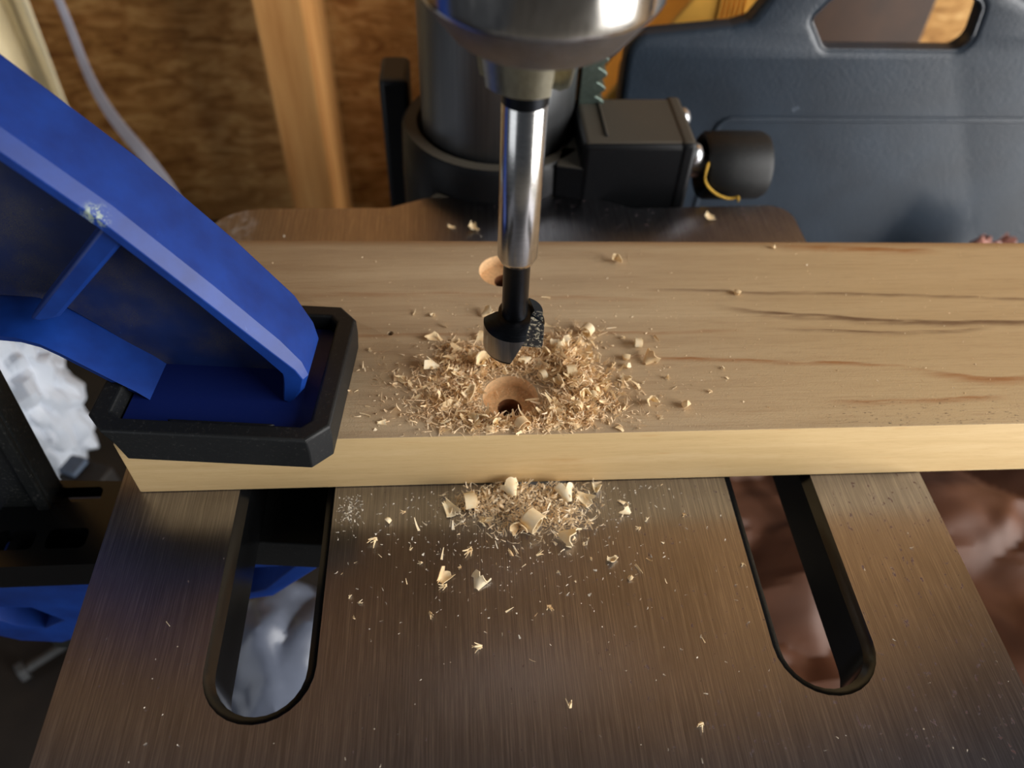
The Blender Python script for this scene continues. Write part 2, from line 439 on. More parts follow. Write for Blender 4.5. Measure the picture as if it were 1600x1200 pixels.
def tube(path, rad, segs=8):
    V, F = [], []; n = len(path); P = [Vector(p) for p in path]
    for i in range(n):
        t = (P[min(i + 1, n - 1)] - P[max(i - 1, 0)]).normalized()
        a = t.cross(Vector((0, 0, 1))); a = a.normalized() if a.length > 1e-3 else Vector((1, 0, 0)); b = t.cross(a)
        r = rad[i] if isinstance(rad, (list, tuple)) else rad
        for k in range(segs):
            w = 2 * math.pi * k / segs; V.append(tuple(P[i] + a * (r * math.cos(w)) + b * (r * math.sin(w))))
    for i in range(n - 1):
        for k in range(segs):
            k2 = (k + 1) % segs; F.append((i * segs + k, i * segs + k2, (i + 1) * segs + k2, (i + 1) * segs + k))
    F.append(tuple(range(segs - 1, -1, -1))); F.append(tuple((n - 1) * segs + k for k in range(segs)))
    return V, F

XY = lambda a, b, d: (a, b, d)
XZ = lambda a, b, d: (a, d, b)

# ------------------------------------------------------------------ the setting: wall, studs, bench
BENCH = -245.0
g = boxgeo(-1200, 900, 430, 442, -950, 1700)
w = add('wall_back', *g, 'osb'); w['kind'] = 'structure'
w['label'] = 'brown strand board wall behind the drill press'
def stud(x0, x1, n):
    g = boxgeo(x0, x1, 350, 429.5, BENCH + 0.2, 1700)
    o = add('trim_%d' % n, *g, 'stud', bevel=2.0); o['kind'] = 'structure'; return o
stud(-133.5, -103.5, 1)['label'] = 'pale upright wall stud left of the drill press column'
o = add('floor', *boxgeo(-1200, 2600, -2600, 442, -970, -950), 'concrete'); o['kind'] = 'structure'
wb = thing('workbench', 'dark wooden workbench under the drill press', 'workbench', (-150, 120, -950))
add('bench_top', *boxgeo(-700, 400, -220, 429, BENCH - 30, BENCH), 'bench', wb, bevel=2)
for x, y in ((-680, -200), (360, -200), (-680, 390), (360, 390)):
    add('leg', *boxgeo(x - 18, x + 38, y - 15, y + 38, -950, BENCH - 30), 'bench', wb, bevel=2)

# ------------------------------------------------------------------ drill press
BX = -5.2                                    # drilling axis
dp = thing('drill_press', 'bench drill press with brushed steel slotted table and grey round column', 'drill press', (-1.5, 140, BENCH))
CX, CY = -1.5, 140.0

# table plate
back = 103.0
outer = rounded([(-100, -104), (100, -104), (100, 86), (100, back), (44, back - 1.5), (30, 108.5), (-27, 108.8), (-40, back), (-100, back)],
                [10, 10, 0, 17, 8, 8, 8, 8, 17])
def slot(sgn, inner, outr, y0, y1, n=14):
    cx = (inner + outr) / 2; r = (outr - inner) / 2; pts = []
    for k in range(n + 1):
        a = math.pi + math.pi * k / n; pts.append((sgn * cx + r * math.cos(a), y0 + r + r * math.sin(a)))
    for k in range(n + 1):
        a = math.pi * k / n; pts.append((sgn * cx + r * math.cos(a), y1 - r + r * math.sin(a)))
    return pts
slots = [(-1, 48.2, 71.2, -67.0, 70.0), (1, 48.9, 71.2, -67.0, 70.0)]
lip = 2.1; lipd = 1.7
holes_top = [slot(s, a, b, y0, y1) for s, a, b, y0, y1 in slots] + [circle(3, 1, 14.5)]
holes_in = [slot(s, a + lip, b - lip, y0 + lip, y1 - lip) for s, a, b, y0, y1 in slots] + [circle(3, 1, 13.2)]
table = add('table', *fill(outer, holes_top, -lipd, 0.0, XY), 'steel', dp, ang=30)
table['label'] = 'brushed steel table with two long slots'
inner_o = [(x * 0.998, y if y > 0 else y * 0.998) for x, y in outer]
cast = add('table_casting', *fill(inner_o, holes_in, -16.0, -lipd, XY), 'paint', dp, ang=30)
cast['label'] = 'black painted casting under the table'
for ht, hi in zip(holes_top, holes_in):
    n = len(ht); V = []; F = []
    prof = [(0.0, -0.02), (0.18, -0.5), (0.6, -1.2), (1.0, -lipd)]
    for t, z in prof:
        V += [(a[0] * (1 - t) + b[0] * t, a[1] * (1 - t) + b[1] * t, z) for a, b in zip(ht, hi)]
    for i in range(len(prof) - 1):
        F += [(i * n + k, i * n + (k + 1) % n, (i + 1) * n + (k + 1) % n, (i + 1) * n + k) for k in range(n)]
    o = add('slot_lip' if ht is not holes_top[2] else 'centre_hole_lip', V, F, 'paint', cast, ang=60)

# bracket hub round the column
hub = [(27.9, 10.5), (29.5, 12.0), (33.5, 12.0), (34.8, 10.5), (35.5, -6), (36.0, -50), (27.9, -50)]
g = lathe(hub + [hub[0]], 64, 'Z', (CX, CY, 0), cap=False)
brk = add('table_bracket', *g, 'cast', dp)
g = prism([(-33, 108), (30, 108), (36, 60), (36, 45), (-36, 45), (-36, 60)], -46, -16.2, XY)
add('bracket_arm', *g, 'cast', brk, bevel=4)
g = join_geo(boxgeo(-45, -34, 156, 176, -46, 18.5))
add('clamp_lug', *g, 'cast', brk, bevel=2.0)
g = prism([(-30, 106.5), (27, 106.5), (20, 116), (-22, 116)], -18, -0.6, XY)
add('table_neck', *g, 'cast', brk, bevel=1.0)

col = add('column', *lathe([(27.5, BENCH + 16), (27.5, 330)], 64, 'Z', (CX, CY, 0)), 'column', dp)
add('base_plate', *boxgeo(-46, 46, 78, 190, BENCH + 0.2, BENCH + 16), 'cast', dp, bevel=5)

# rack with teeth on the right of the column
V = []; F = []
pts = [(27.3, 9.0), (33.0, 9.0)]
z = 9.0
while z < 330:
    pts += [(33.0, z), (34.2, z + 0.6), (36.0, z + 1.9), (36.0, z + 3.0), (34.2, z + 4.3), (33.0, z + 4.9)]; z += 5.2
pts += [(33.0, z), (27.3, z)]
g = prism(pts, 133.5, 142.5, lambda a, b, d: (a - 0.5, d, b))
add('rack', *g, 'rack', dp, bevel=0.35)

# crank gear housing, screws and crank hub
gh = add('gear_housing', *boxgeo(25.5, 63.0, 107.2, 138.5, -28, 21.5), 'cast', dp, bevel=2.2, segs=3)
add('housing_cover', *boxgeo(58.5, 64.2, 106.8, 139.0, -28, 21.9), 'cast', gh, bevel=1.8, segs=3)
add('cast_web', *prism([(17, 109.5), (27, 107.6), (29, 120), (20, 122)], -18, 12.0, XY), 'cast', gh, bevel=0.6)
add('casting_seam', *boxgeo(33.4, 34.4, 112, 137, 21.4, 22.3), 'cast', gh, bevel=0.4)
for yy, zz in ((111.6, 15.0), (133.5, 16.0)):
    prof = [(4.0, 0), (4.1, 0.8), (3.8, 2.0), (2.9, 3.1), (1.5, 3.7), (0.3, 3.9)]
    o = add('screw', *lathe(prof, 20, 'X', (64.0, yy, zz)), 'screw', gh); o['label'] = 'bright zinc screw'
prof = [(9.0, 0.0), (11.0, 0.0), (12.0, 1.2), (12.2, 10), (12.0, 21), (11.0, 23.2), (8.5, 23.8), (2.0, 23.8)]
prof = [(4.5, 9.0), (8.5, 8.5), (9.3, 0.6)] + prof[1:]
ch = add('crank_hub', *lathe(prof, 40, 'X', (71.5, 121.5, 4.2)), 'rubber', dp)
add('crank_shaft', *lathe([(4.2, 62.0), (4.2, 80.5)], 20, 'X', (0, 121.5, 4.2)), 'screw', ch)

# chuck
KX, KY = BX + 1.6, 0.0
add('chuck_nose', *lathe([(6.5, 107.2), (13.0, 107.2), (13.9, 107.8), (18.1, 113.3), (18.4, 113.9), (17.0, 113.95)], 72, 'Z', (KX, KY, 0)), 'nose', dp)
prof = [(10, 113.9), (18.5, 113.9), (18.72, 114.3), (18.76, 114.7), (18.78, 115.6), (18.9, 122), (18.9, 136), (20.5, 137.5), (20.5, 158), (17, 162), (9, 165)]
chuck = add('chuck', *lathe(prof, 72, 'Z', (KX, KY, 0)), 'chuck', dp)
for k, ang in enumerate((-108, 12, 132)):
    a = math.radians(ang); seg = 8; V = []; half = math.radians(44)
    ring = []
    for z, ri, ro in ((98.9, 4.05, 6.2), (99.8, 4.05, 7.6), (108.5, 4.05, 8.9)):
        row = []
        for j in range(seg + 1):
            t = a - half + 2 * half * j / seg
            row.append((BX + ri * math.cos(t), KY + ri * math.sin(t), z))
        for j in range(seg, -1, -1):
            t = a - half + 2 * half * j / seg
            row.append((BX + ro * math.cos(t), KY + ro * math.sin(t), z))
        ring.append(row)
    n = len(ring[0]); V = sum(ring, []); F = [tuple(range(n)), tuple(range(3 * n - 1, 2 * n - 1, -1))]
    for i in range(2): F += [(i * n + k2, i * n + (k2 + 1) % n, (i + 1) * n + (k2 + 1) % n, (i + 1) * n + k2) for k2 in range(n)]
    add('jaw', V, F, 'jaw', chuck, ang=30)
add('quill', *lathe([(9, 164), (9, 185), (22, 186), (22, 262)], 40, 'Z', (KX, KY, 0)), 'column', dp)
head = prism(rounded([(-52, -40), (45, -40), (52, 180), (-58, 180)], 14), 260, 380, XY)
add('head_casting', *head, 'cast', dp, bevel=6)

# ------------------------------------------------------------------ forstner bit held in the chuck
bit = thing('forstner_bit', 'steel forstner drill bit with black neck held in the chuck', 'drill bit', (BX, 0, 37.4))
sh = [(2.9, 61.2), (3.35, 61.6), (4.0, 63.0), (4.0, 96.5), (3.55, 97.2), (3.9, 98.0), (3.9, 106)]
add('shank', *lathe(sh, 48, 'Z', (BX, 0, 0)), 'shank', bit)['label'] = 'bright polished shank'
add('shank_groove', *lathe([(4.03, 95.6), (4.03, 98.6)], 48, 'Z', (BX, 0, 0), cap=False), 'oxide', bit)
nk = [(2.75, 46.2), (2.78, 47.0), (2.72, 61.0), (2.95, 61.6)]
neck = add('neck', *lathe(nk, 40, 'Z', (BX, 0, 0)), 'oxide', bit); neck['label'] = 'black oxide neck'
# head: cylinder with two gullets cut away
def boolean(o, cutters, op='DIFFERENCE'):
    for c in cutters:
        md = o.modifiers.new('b', 'BOOLEAN'); md.object = c; md.operation = op; md.solver = 'EXACT'
    dg = bpy.context.evaluated_depsgraph_get(); me = bpy.data.meshes.new_from_object(o.evaluated_get(dg))
    o.modifiers.clear(); old = o.data; nm = old.name; o.data = me; bpy.data.meshes.remove(old); me.name = nm
    for c in cutters: bpy.data.objects.remove(c)
hp = [(5.7, 37.4), (6.4, 37.6), (6.6, 38.3), (6.6, 44.6), (5.9, 45.2), (4.0, 46.6), (2.6, 47.0)]
hd = add('cutter_head', *lathe(hp, 64, 'Z', (BX, 0, 0)), 'oxide', bit)
b3 = Vector((BX, 0, 37.4))
cut = []
for rz in (0, math.pi):
    poly = [(-0.9, 36.0), (4.7, 49.5), (12, 49.5), (12, 36.0)]
    V, F = prism(poly, -12, -0.35, XZ)
    R = Matrix.Translation(Vector((BX, 0, 0))) @ Matrix.Rotation(rz + math.radians(-8), 4, 'Z')
    V = [tuple(R @ Vector(v)) for v in V]
    cut.append(add('tmpcut', V, F, 'oxide'))
boolean(hd, cut)
me = hd.data; me.materials.clear()
for k in ('oxide', 'ground', 'cutter'): me.materials.append(MT[k])
for p in me.polygons:
    c = p.center / S + b3; n = p.normal; rr = math.hypot(c.x - BX, c.y)
    if abs(n.z) < 0.35 and rr > 6.1 and abs(n.x * (c.x - BX) + n.y * c.y) > 0.97 * rr: p.material_index = 1
    elif abs(n.z) < 0.2 and rr < 6.0: p.material_index = 2
    elif n.z < -0.3: p.material_index = 1
smooth(me, 25)
# raised wing on the right half of the head
V = []; a0, a1, sg = math.radians(-6), math.radians(58), 8
for z0 in (38.4, 47.9):
    row = [(BX + 1.5, 0.25, z0)]
    for j in range(sg + 1):
        t = a0 + (a1 - a0) * j / sg; row.append((BX + (6.6 if z0 < 40 else 6.0) * math.cos(t), 6.6 * math.sin(t), z0 - (1.6 * j / sg if z0 > 40 else 0)))
    V += row
n = sg + 2; F = [tuple(range(n)), tuple(range(2 * n - 1, n - 1, -1))] + [(k, (k + 1) % n, n + (k + 1) % n, n + k) for k in range(n)]
wing = add('cutter_wing', V, F, 'cutter', bit, ang=25); wing['label'] = 'dusty flat cutting wing'
wing.data.materials.append(MT['oxide'])
for p in wing.data.polygons:
    if p.normal.z > 0.5 or p.normal.y > 0.3: p.material_index = 1
cutp = prism([(-0.9, 36.0), (4.9, 49.5), (-12, 49.5), (-12, 36.0)], -1.5, 12, XZ)
V = [tuple(Vector((v[0] + BX, v[1], v[2]))) for v in cutp[0]]
boolean(wing, [add('tmpcut', V, cutp[1], 'oxide')])
smooth(wing.data, 25)

# ------------------------------------------------------------------ the board with its two counterbored holes
TH = 19.5
bl = [(-94.8, -11.15), (245, -13.0), (245, 54.0), (-94.8, 61.6)]
V, F = prism(bl, 0.12, TH, XY)
board = add('wooden_board', V, F, 'top')
bm = bmesh.new(); bm.from_mesh(board.data)
bmesh.ops.bevel(bm, geom=bm.edges[:], offset=0.45 * S, segments=2, profile=0.5, affect='EDGES'); bm.to_mesh(board.data); bm.free()
cut = []
for hx, hy, ox, oy in ((BX, 0.0, -0.1, -0.5), (-4.6, 46.2, 0.6, -0.3)):
    for rr, z0, xx, yy in ((6.65, TH - 3.7, hx, hy), (2.95, -3, hx + ox, hy + oy)):
        cut.append(add('tmpcut', *lathe([(rr, z0), (rr, TH + 3)], 56, 'Z', (xx, yy, 0)), 'bore'))
cut.append(add('tmpcut', *lathe([(0.75, TH - 2.5), (0.85, TH + 2)], 12, 'Z', (-34.7, 22.3, 0)), 'bore'))
boolean(board, cut)
me = board.data; me.materials.clear()
for k in ('top', 'front', 'bore', 'bore_dark'): me.materials.append(MT[k])
for p in me.polygons:
    c = p.center / S; n = p.normal
    d1 = min(math.hypot(c.x - BX, c.y), math.hypot(c.x + 4.6, c.y - 46.2))
    if n.y < -0.7 and c.y < -8: p.material_index = 1
    elif n.x < -0.7 and c.x < -90: p.material_index = 1
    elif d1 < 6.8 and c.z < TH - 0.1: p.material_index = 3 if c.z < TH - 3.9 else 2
smooth(me, 35)
tag(board, 'long pale pine board clamped on the drill press table, two counterbored holes', 'board')

# ------------------------------------------------------------------ clamp
A = math.radians(-5.5); PC = (-67.0, 3.0); ca, sa = math.cos(A), math.sin(A)
def UVZ(u, z, v): return (PC[0] + u * ca - v * sa, PC[1] + u * sa + v * ca, z)
def UVt(u, v, z): return UVZ(u, z, v)
cl = thing('bar_clamp', 'blue plastic bar clamp with black rubber pad pressing on the board', 'clamp', (-140, 12, -70))
# rubber pad: octagonal tray, sides leaning outward
def octa(u0, u1, v0, v1, c): return [(u0 + c, v0), (u1 - c, v0), (u1, v0 + c), (u1, v1 - c), (u1 - c, v1), (u0 + c, v1), (u0, v1 - c), (u0, v0 + c)]
rings = [(octa(-25.2, 23.1, -20.6, 20.6, 4.0), 19.62), (octa(-26.6, 23.6, -20.6, 20.9, 4.2), 25.0), (octa(-28.3, 23.6, -20.7, 20.9, 4.3), 29.0), (octa(-27.9, 23.2, -20.3, 20.5, 4.2), 29.5),
         (octa(-24.2, 19.6, -17.2, 17.6, 2.0), 29.5), (octa(-23.6, 19.0, -16.6, 17.0, 1.8), 28.8), (octa(-23.6, 19.0, -16.6, 17.0, 1.8), 24.5)]
V = []; F = []
for pl, z in rings: V += [UVt(u, v, z) for u, v in pl]
for i in range(len(rings) - 1): F += [(i * 8 + k, i * 8 + (k + 1) % 8, (i + 1) * 8 + (k + 1) % 8, (i + 1) * 8 + k) for k in range(8)]
F += [tuple(range(7, -1, -1)), tuple(48 + k for k in range(8))]
pad = add('rubber_pad', V, F, 'rubber', cl, ang=20, bevel=0.25); pad['label'] = 'black rubber tray-shaped pad'
add('retaining_tab', *prism([(-10, -17.4), (9, -17.4), (11.5, -15.6), (-12, -15.6)], 25.4, 28.4, UVt), 'rubber', pad, bevel=0.4)
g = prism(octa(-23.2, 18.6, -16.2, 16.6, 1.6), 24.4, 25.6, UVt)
add('jaw_foot', *g, 'blue_shade', cl, bevel=0.3)

VF, VB = -7.2, 12.0
def strip(path, thick, bev, vf=VF, vb=VB):
    """flange following a path in (u,z); outer side is left of travel"""
    P = [Vector(p) for p in path]; n = len(P); V = []; F = []
    for i in range(n):
        d0 = (P[i] - P[i - 1]).normalized() if i else (P[1] - P[0]).normalized()
        d1 = (P[i + 1] - P[i]).normalized() if i < n - 1 else d0
        t = (d0 + d1).normalized(); nn = Vector((-t.y, t.x)); k = 1 / max(0.5, nn.dot(Vector((-d0.y, d0.x))))
        th = thick[i] if isinstance(thick, (list, tuple)) else thick
        bv = bev[i] if isinstance(bev, (list, tuple)) else bev
        vb_ = vb[i] if isinstance(vb, (list, tuple)) else vb
        sec = [(vb_ - 1.4, 0), (vf + bv * 1.7, 0), (vf, bv), (vf, th), (vf + 0.8, th + 0.3), (vb_ - 0.4, th + 0.3), (vb_, th), (vb_, 1.2)]
        for v, o in sec:
            q = P[i] - nn * (o * k); V.append(UVZ(q.x, q.y, v))
    m = 8
    for i in range(n - 1): F += [(i * m + k, i * m + (k + 1) % m, (i + 1) * m + (k + 1) % m, (i + 1) * m + k) for k in range(m)]
    F += [tuple(range(m - 1, -1, -1)), tuple((n - 1) * m + k for k in range(m))]
    return V, F
top_path = [(-66, 133.5), (-40, 106.5), (-25.1, 90.1), (-11.7, 75.2), (2.1, 56.9), (12.6, 42.6), (16.4, 37.0), (17.4, 33.5), (16.0, 29.5), (12.6, 25.0)]
uj = add('upper_jaw', *strip(top_path, [3.6] * 5 + [4.2, 4.4, 4.8, 4.4, 2.0], [1.8] * 5 + [1.6, 1.2, 0.9, 0.7, 0.5], vb=[12, 12, 12, 12, 12, 11, 8.5, 7, 5, 2]), 'blue', cl, ang=28, bevel=0.5)
uj['label'] = 'sloping blue plastic jaw arm'
low_path = [(-18.8, 25.6), (-21.0, 28.2), (-24.4, 31.2), (-29.4, 35.9), (-33.2, 39.5), (-36.6, 42.2), (-41, 43.8), (-47, 44.2), (-66, 44.0)]
add('lower_flange', *strip(low_path, [-0.9, -2.6, -2.8, -2.8, -2.8, -2.8, -2.8, -2.8, -2.8], -0.8, vb=[5, 10, 12, 12, 12, 12, 12, 12, 12]), 'blue', uj, ang=40, bevel=0.5)
web = [(-66, 132), (-40, 105), (-25, 88.6), (-11.7, 73.6), (2.1, 55.2), (12.4, 41), (14.5, 36), (12.2, 30), (11, 25), (-18, 25), (-22, 28), (-29, 36), (-36, 43), (-41, 45), (-66, 45.5)]
add('web', *prism(web, 2.6, 5.8, UVZ), 'blue_shade_dust', uj)
rib = [(-13.6, 72.2), (-10.8, 68.6), (-31.5, 47.6), (-36, 46.0), (-38.2, 46.6)]
add('cross_rib', *prism(rib, -6.0, 3.5, UVZ), 'blue', uj, bevel=0.8)
# jaw head on the bar, bar, lower jaw
add('jaw_head', *prism([(-64, 136), (-64, 42), (-90, 42), (-90, 142)], -8, 14, UVZ), 'blue', cl, bevel=3)
g = prism([(-63.2, 128.0), (-63.2, 52), (-87, 52), (-87, 146)], -2.4, 7.8, UVZ)
barM = []
V, F = boxgeo(-158, -131, 3.0, 11.0, -118, 165)
V = [(x + (z + 38) * 0.09, y, z) for x, y, z in V]
bar = add('bar', V, F, 'bar', cl, bevel=0.8); bar['label'] = 'black scuffed steel bar'
V, F = boxgeo(-134.5, -131.2, 1.6, 3.4, -118, 165)
add('bar_edge', [(x + (z + 38) * 0.09, y, z) for x, y, z in V], F, 'bar', bar, bevel=0.5)
add('scratch', *tube([(-147.5 + 0.9, 2.8, -16), (-147.2, 2.8, -22), (-145, 2.8, -27), (-141.5, 2.8, -39)], 0.35, 6), 'dimplastic', bar)

lj = [(-162, -38), (-124, -37), (-114, -30), (-50, -27.8), (-48, -29), (-57, -33), (-72, -48.5), (-77, -49.5), (-112, -58), (-140, -73.5), (-151, -71), (-162, -62)]
hexh = [(-153.5, -54.0), (-147.5, -49.0), (-139.5, -50.0), (-134.0, -58.5), (-141.0, -63.0), (-148.0, -60.5)]
pocket = [(-106, -33), (-63, -31.5), (-73.5, -44.5), (-77, -45.8), (-106, -52.5)]
low = add('lower_jaw', *fill(lj, [hexh, pocket], -15, 14, XZ, 0.6, 1), 'blue', cl, ang=30); low['label'] = 'blue lower jaw under the table with hexagonal recess'
add('recess_back', *prism([(-157, -47), (-132, -47), (-132, -65), (-157, -65)], -7.5, -7.0, XZ), 'blue_shade_dust', low)
add('pocket_web', *prism([(-108, -31.5), (-60, -30.5), (-76, -47.5), (-108, -55)], -4, -2, XZ), 'blue_shade_dust', low)
# black ribbed rail on top of the lower jaw
rail_holes = []
for y0, y1, x0, x1 in ((4.0, 8.8, -131, -117.5), (-10.5, -4.5, -128, -117.5), (-10.5, -4.5, -141, -131)):
    rail_holes.append(rounded([(x0, y0), (x1, y0), (x1, y1), (x0, y1)], 1.6, 4))
rail = add('jaw_rail', *fill([(-143, -15.5), (-112, -15.5), (-113, 10.5), (-134, 11.6), (-143, 11.6)], rail_holes, -30.4, -25.5, XY), 'paint', cl, ang=30)
add('rail_floor', *boxgeo(-143, -114, -15.0, 11, -36.5, -34.5), 'paint', rail)
add('rail_front', *boxgeo(-143, -114, -15.4, -13.4, -36.6, -30.4), 'paint', rail)
rail['label'] = 'black rail with rounded slots'
lp = [(octa(-22.8, 22.0, -20.4, 20.0, 4.0), -16.2), (octa(-24.2, 23.4, -20.8, 20.6, 4.2), -18), (octa(-24.2, 23.4, -20.8, 20.6, 4.2), -27.6)]
V = []; F = []
for pl, z in lp: V += [UVt(u + 4, v + 1, z) for u, v in pl]
for i in range(2): F += [(i * 8 + k, i * 8 + (k + 1) % 8, (i + 1) * 8 + (k + 1) % 8, (i + 1) * 8 + k) for k in range(8)]
F += [tuple(range(7, -1, -1)), tuple(16 + k for k in range(8))]
add('lower_pad', V, F, 'rubber', cl, ang=20, bevel=0.3)['label'] = 'black rubber pad under the table'

# ------------------------------------------------------------------ black tool case behind
case = thing('tool_case', 'black plastic tool case with moulded carry handle standing behind the table', 'tool case', (180, 200, BENCH))
ol = rounded([(50, BENCH + 0.5), (330, BENCH + 0.5), (330, 30.5), (236, 31.5), (224, 33.0), (197, 44.5), (188, 57), (108, 57), (101.5, 42), (96.5, 33.5), (90, 31.5), (50, 27.5)],
             [10, 10, 8, 3, 3, 6, 10, 12, 6, 4, 4, 9])
hole = rounded([(129.0, 22.8), (183.5, 22.6), (187.5, 26), (186, 40), (180, 42.6), (127, 42.6), (120.4, 34), (123.5, 30.2)], [5, 5, 7, 8, 6, 7, 5, 2])
def lean(a, b, d): return (a, d + (b + 80) * 0.03, b)
add('shell', *fill(ol, [hole], 170, 180, lean, 3.5, 3), 'case', case, ang=50)
add('rear_shell', *prism(rounded([(58, BENCH + 0.5), (322, BENCH + 0.5), (322, 2), (58, 0)], 6), 180, 219, lean), 'case', case, bevel=3)
pn = rounded([(88, BENCH + 20), (300, BENCH + 20), (300, -6.0), (92, -5.4)], [8, 8, 8, 7])
pin = rounded([(90.2, BENCH + 22), (298, BENCH + 22), (298, -8.2), (93.8, -7.6)], [7, 7, 7, 6])
add('panel_groove', *fill(pn, [pin], 169.2, 170.4, lean, 0.45, 2), 'case', case, ang=50)['label'] = 'raised moulded line round the lid panel'
rim_h = hole; n = len(hole); cx = sum(p[0] for p in hole) / n; cy = sum(p[1] for p in hole) / n
path = [lean(cx + (a - cx) * 1.02, cy + (b - cy) * 1.05, 171.2) for a, b in hole]
V, F = tube(path + [path[0]], 0.65, 6); add('handle_rim', V, F, 'case', case)

# ------------------------------------------------------------------ things behind and below
def ribbon(path, width, wdir, thick):
    P = [Vector(p) for p in path]; V = []; F = []; n = len(P)
    for i in range(n):
        t = (P[min(i + 1, n - 1)] - P[max(i - 1, 0)]).normalized(); wv = Vector(wdir[i] if isinstance(wdir, list) else wdir).normalized()
        nn = t.cross(wv).normalized(); ww = width[i] if isinstance(width, list) else width
        for sa_, sb_ in ((-1, -1), (1, -1), (1, 1), (-1, 1)): V.append(tuple(P[i] + wv * (ww / 2 * sa_) + nn * (thick / 2 * sb_)))
    for i in range(n - 1): F += [(i * 4 + k, i * 4 + (k + 1) % 4, (i + 1) * 4 + (k + 1) % 4, (i + 1) * 4 + k) for k in range(4)]
    F += [(3, 2, 1, 0), tuple((n - 1) * 4 + k for k in range(4))]
    return V, F

# yellow leaning box with ribbed grip
yb = thing('yellow_tool_box', 'yellow plastic box with ribbed grip leaning behind the black case', 'box', (80, 262, BENCH))
def yl(a, b, d): return (a + (b - 8) * 0.72, d, b)
add('body', *prism(rounded([(79, BENCH + 0.5), (121, BENCH + 0.5), (121, 60), (79, 60)], 4), 226, 250, lambda a, b, d: yl(a, b, d)), 'yellow', yb, bevel=1.5)
for k in range(6):
    x = 103.0 + k * 2.2
    g = boxgeo(x - 8, x - 7.0, 224.9, 226.4, 2, 40)
    add('grip_rib', [(a + 5.5, d, b) for a, d, b in g[0]], g[1], 'yellow', yb, bevel=0.3)

# cream cloth hanging in the far corner
def cloth(path, z0, z1):
    V = []; F = []; n = len(path); rows = 14
    for j in range(rows + 1):
        t = j / rows; z = z0 + (z1 - z0) * t
        for x, y, s in path: V.append((x + s * (1 - t) + 1.5 * math.sin(t * 9 + x), y + 2 * math.sin(t * 7 + x * 0.2), z))
    for j in range(rows): F += [(j * n + k, j * n + k + 1, (j + 1) * n + k + 1, (j + 1) * n + k) for k in range(n - 1)]
    return V, F
pth = []
for k in range(41):
    x = -380 + k * 3.0
    pth.append((x, 372 + 10 * math.sin(k * 0.62) + (16 if x > -278 else 0) * math.sin((x + 278) / 18 * math.pi), -10.0))
V, F = cloth(pth, BENCH + 2, 420)
o = add('hanging_cloth', V, F, 'cream', ang=80); sd = o.modifiers.new('s', 'SOLIDIFY'); sd.thickness = 1.5 * S
recentre(tag(o, 'pale cream cloth hanging in folds by the wall at top left', 'cloth'))

# white strap
o = add('white_strap', *ribbon([(-240, 345, 30), (-232, 333, -18), (-226, 322, -38), (-221, 310, -51), (-211.5, 292, -60.5), (-196, 271, -69.5), (-177.5, 250, -75), (-160, 238, -110), (-156, 236, BENCH + 1)],
        [5, 5, 5.5, 6, 7.5, 8, 8, 8, 8], [(1, .2, .3), (1, .1, .3), (1, 0, .3), (1, 0, .4), (1, 0, .7), (1, .2, .9), (1, .3, .8), (1, .3, .3), (1, .3, .1)], 1.2), 'strap', ang=60)
sb = o.modifiers.new('s', 'SUBSURF'); sb.levels = sb.render_levels = 2
recentre(tag(o, 'thin white plastic strap trailing down behind the blue clamp arm', 'strap'))

def crumple(name, c, rad, mat, seed, k=0.35, freq=0.05, sub=5):
    bm = bmesh.new(); bmesh.ops.create_icosphere(bm, subdivisions=sub, radius=1.0)
    V = []
    for v in bm.verts:
        p = v.co.normalized(); q = Vector((p.x * rad[0], p.y * rad[1], p.z * rad[2]))
        s = q * freq + Vector((seed, seed * 1.7, 0))
        d = noise.voronoi(s)[0]; e = noise.voronoi(s * 2.3 + Vector((7, 3, 1)))[0]
        f = 1 + k * ((d[1] - d[0]) * 0.9 - 0.35) + k * 0.4 * ((e[1] - e[0]) - 0.4)
        V.append((c[0] + q.x * f, c[1] + q.y * f, max(BENCH + 0.5, c[2] + q.z * f)))
    F = [tuple(w.index for w in fc.verts) for fc in bm.faces]; bm.free()
    return add(name, V, F, mat, ang=25)
o = crumple('crumpled_bag', (-247, 146, -138), (36, 36, 88), 'bag', 3.0, 0.34, 0.05)
recentre(tag(o, 'white crumpled bag behind the clamp bar at left', 'bag'))
o = crumple('plastic_sheet', (-88, 8, -190), (36, 42, 78), 'sheet', 9.0, 0.22, 0.018)
recentre(tag(o, 'white crumpled plastic seen through the left table slot', 'plastic sheet'))
o = crumple('crumpled_wrapper', (226, 150, -117), (30, 9, 68), 'pink', 5.0, 0.35, 0.07, 5)
recentre(tag(o, 'pinkish crumpled wrapper peeking over the far board edge at right', 'wrapper'))

# brown paper on the bench to the right
V = []; F = []; nx, ny = 90, 80
for j in range(ny + 1):
    for i in range(nx + 1):
        x = 80 + 290 * i / nx; y = -150 + 312 * j / ny
        s = Vector((x * 0.012 + y * 0.003, y * 0.02, 1.3)); d = noise.voronoi(s)[0]; d2 = noise.voronoi(s * 2.6)[0]
        h = 30 * (d[1] - d[0]) + 14 * noise.noise(s * 0.8) + 5 * (d2[1] - d2[0])
        V.append((x + 4 * noise.noise(s * 2), y, max(BENCH + 1, BENCH + 10 + h)))
for j in range(ny):
    for i in range(nx): a = j * (nx + 1) + i; F.append((a, a + 1, a + nx + 2, a + nx + 1))
o = add('brown_paper', V, F, 'brown', ang=30); sd = o.modifiers.new('s', 'SOLIDIFY'); sd.thickness = 0.6 * S
recentre(tag(o, 'crumpled brown paper lying on the bench right of the table', 'paper'))

